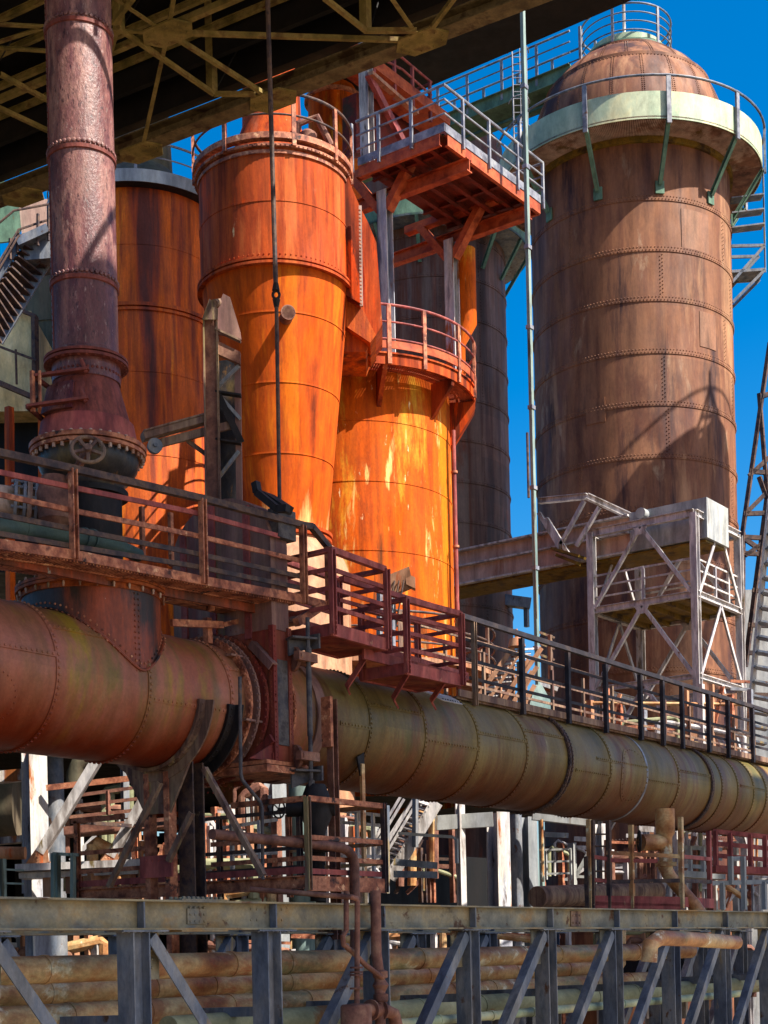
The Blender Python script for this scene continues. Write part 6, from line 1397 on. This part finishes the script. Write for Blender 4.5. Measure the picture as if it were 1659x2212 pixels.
rail_ring(c,Rr-.05,z,1.15,[angu(s_) for s_ in (-.6,-.2,.3,.7,.92)]+[angu(1)+.4],0,2*pi,2,M['lattice'],M['darkrail'],o,.08,.03,64,True)
o=thing('landing','brownish railed landing behind the pale mast at the foot of the brown tower','platform',PT(1180,1490,42))
b=MB(); b.bar(PT(1160,1478,42),PT(1202,1492,42),1.,.2); b.build('floor',M['whiterust'],o)
for dv in (0,24,48):
    b=MB(); b.bar(PT(1160,1364+dv,42),PT(1198,1378+dv,42),.05,.06); b.build('handrail' if dv==0 else 'mid_rail',M['lattice'],o)
b=MB(); b.bar(PT(1188,1372,42),PT(1190,1490,42),.12,.1); b.build('post',M['lattice'],o)
o=thing('motor','small pale motor on top of the cream stair','motor',PT(1118,1395,34)); q=PT(1116,1388,34); b=MB(); b.lathe((q[0],q[1]),[(0,q[2]+.12),(.16,q[2]+.08),(.2,q[2]-.1),(0,q[2]-.14)],16); b.tube([q,V(q,ZH,.3)],[.05,.03],8); b.build('body',M['skirt'],o)
# cluttered machinery beside the orange tank's foot
o=thing('winch_box','cream junction box with looping cables behind the upper red bay','machine',PT(860,1260,33)); q=PT(862,1258,33)
b=MB(); b.obox(q,(.26*RX,.26*RY,.1),(.12*FX,.12*FY,0),(-.06,0,.2)); b.obox(V(q,(RX,RY,0),.25),(.1*RX,.1*RY,-.05),(.12*FX,.12*FY,0),(0,0,.12)); b.build('box',M['skirt'],o)
b=MB()
for k in range(3): b.tube([V(V(q,(RX,RY,0),-.1+.1*k),(FX,FY,0),-.15),V(V(V(q,(RX,RY,0),-.2+.1*k),(FX,FY,0),-.2),ZH,-.5),V(V(q,(RX,RY,0),-.1),ZH,-1.0)],.02,6)
b.build('cable',M['darkrail'],o)
b=MB(); b.bar(PT(820,1262,32.9),PT(820,1400,32.9),.1,.1); b.bar(PT(846,1282,32.9),PT(848,1420,32.9),.1,.1); b.build('frame_post',M['galv'],o)
# far backdrop of works buildings
o=thing('far_shed','long dark works shed far behind everything','building',(60,75,GZ)); b=MB(); b.box(-10,56,70,80,GZ,11); b.box(80,140,40,60,GZ,-0.0); b.build('wall',M['hall'],o)
b=MB(); b.prism([(-10,70,11),(-10,80,11),(-10,75,13)],(66,0,0)); b.build('roof',M['bluegrey'],o,smooth=False)

# ================================================================ small pipe racks and rails filling the background
def rack(label,u0,u1,v0,v1,t,seed,mats,npost=6,nrail=5,npipe=3,w_=.1,t2=None):
    rr=random.Random(seed); t2=t2 or t; o=thing('pipe_rack',label,'pipe rack',PT((u0+u1)/2,v1,(t+t2)/2),'small pipe racks in the background')
    def P(u,v): return PT(u,v,t+(t2-t)*(u-u0)/(u1-u0))
    us=sorted(rr.uniform(u0,u1) for _ in range(npost))
    for u in us:
        b=MB(); h=rr.uniform(.5,1.)*(v1-v0); p=P(u,v1-h); q=P(u,v1+20); ww=w_*rr.uniform(.6,1.6); b.bar((p[0],p[1],q[2]),p,ww,ww); b.build('post',M[rr.choice(mats)],o)
    for k in range(nrail):
        v=rr.uniform(v0,v1); a_=rr.choice(us[:-1]); e_=rr.choice([x for x in us if x>a_]); b=MB(); b.bar(P(a_,v),P(e_,v+(e_-a_)*.04),w_*.5,w_*rr.uniform(.5,1.3)); b.build('rail',M[rr.choice(mats)],o)
    for k in range(npipe):
        v=rr.uniform(v0,v1); a_=rr.uniform(u0,(u0+u1)/2); e_=rr.uniform((u0+u1)/2,u1); r_=rr.uniform(.04,.13); vv=v+rr.uniform(-30,30)
        b=MB(); b.tube([P(a_,v+(v1-v)*.9),P(a_,v+6),P(a_+6,v),P(e_-6,vv),P(e_,vv+6),P(e_,vv+(v1-vv)*.8)],r_,10); b.build('pipe',M[rr.choice(['smallpipe','pipebrown','white','pipegreen'])],o)
    for k in range(2):
        b=MB(); a_=rr.uniform(u0,u1-30); v=rr.uniform(v0,v1-20); b.bar(P(a_,v1),P(a_+rr.uniform(20,60),v),.06,w_); b.build('brace',M[rr.choice(mats)],o)
    return o
rack('tangle of white rails and thin pipes behind the drop pipe valve on the right',1400,1560,1785,1960,41,3,['white','galv','white','smallpipe'],8,8,4,.12)
rack('pale rails and rusty pipes at the right edge under the red-brown landing',1540,1680,1890,1960,37,11,['white','railrust','galv'],6,6,3,.1)
rack('sunlit thin pipework behind the scaffold poles at the base of the brown tower',1290,1420,1800,1950,43,21,['white','skirt','railrust'],6,6,3,.12)
rack('cream pipes and posts seen between the truss posts at the lower left',20,270,1985,2230,30.5,31,['white','whiterust','skirt'],8,7,4,.12)
rack('pale pipes and posts between truss posts, just left of the standpipes',380,720,1990,2220,32,41,['white','skirt','railrust'],9,7,4,.12)
rack('pale posts and pipes behind the truss right of the standpipes',840,1240,1990,2200,37,51,['white','railrust','galv'],9,7,4,.14)
rack('bright posts and pipes behind the last truss bays at the lower right',1270,1640,1985,2180,42,61,['white','skirt','galv'],10,8,5,.14)
rack('rusty rails and thin pipes behind the service platform, under the goggle valve',400,600,1760,1960,29,71,['white','railrust','smallpipe'],8,8,4,.09)
rack('thin dark and rusty pipes in the hall opening between stair and slender pole',850,1000,1760,1930,38,81,['smallpipe','railrust','darkrail'],5,4,3,.1)
rack('rust and white pipework above the olive pipe behind the right walkway',1240,1640,1470,1640,44,91,['white','skirt','railrust','galv'],12,12,5,.12)
rack('pale pipes low between the gas main and the hall, left of the splayed legs',130,360,1800,1930,27.5,95,['skirt','white','railrust'],7,6,3,.09)

rack('sunlit white frames and pipes in the gap below the goggle valve base plate',470,600,1700,1800,33,101,['white','greypaint','skirt'],6,5,3,.12)
rack('white railings and ladders beyond the stair foot, right under the olive pipe',700,830,1730,1900,36,111,['white','greypaint','galv'],9,8,3,.11)
rack('white frames beyond the scaffold, between hall opening and drop pipe',1160,1290,1790,1900,45,121,['white','greypaint','railrust'],6,6,2,.12)
rack('pale frames filling the lower left corner behind the first truss bay',-20,180,2000,2120,33,131,['white','greypaint','skirt'],7,6,3,.12)
rack('sunlit frames behind the middle of the pipe bundle',600,900,2000,2220,35,141,['white','greypaint','skirt','railrust'],9,8,4,.14)

rack('sunlit cream braces and rails in the dark hall mouth between the two white diagonal braces',130,330,1690,1860,31,151,['skirt','white','whiterust'],7,8,3,.1)
rack('sunlit rails and pipes behind the splayed legs of the pipe saddle',360,560,1740,1900,31.5,161,['white','skirt','railrust'],8,8,4,.1)
rack('white rails and pipes crowding the base of the lattice tower under the olive pipe',1400,1640,1800,1960,46,171,['white','greypaint','skirt'],10,10,4,.13)
rack('thin sunlit steelwork behind the standpipes, above the chord',690,850,1760,1930,33,181,['white','railrust','skirt'],8,7,3,.1)
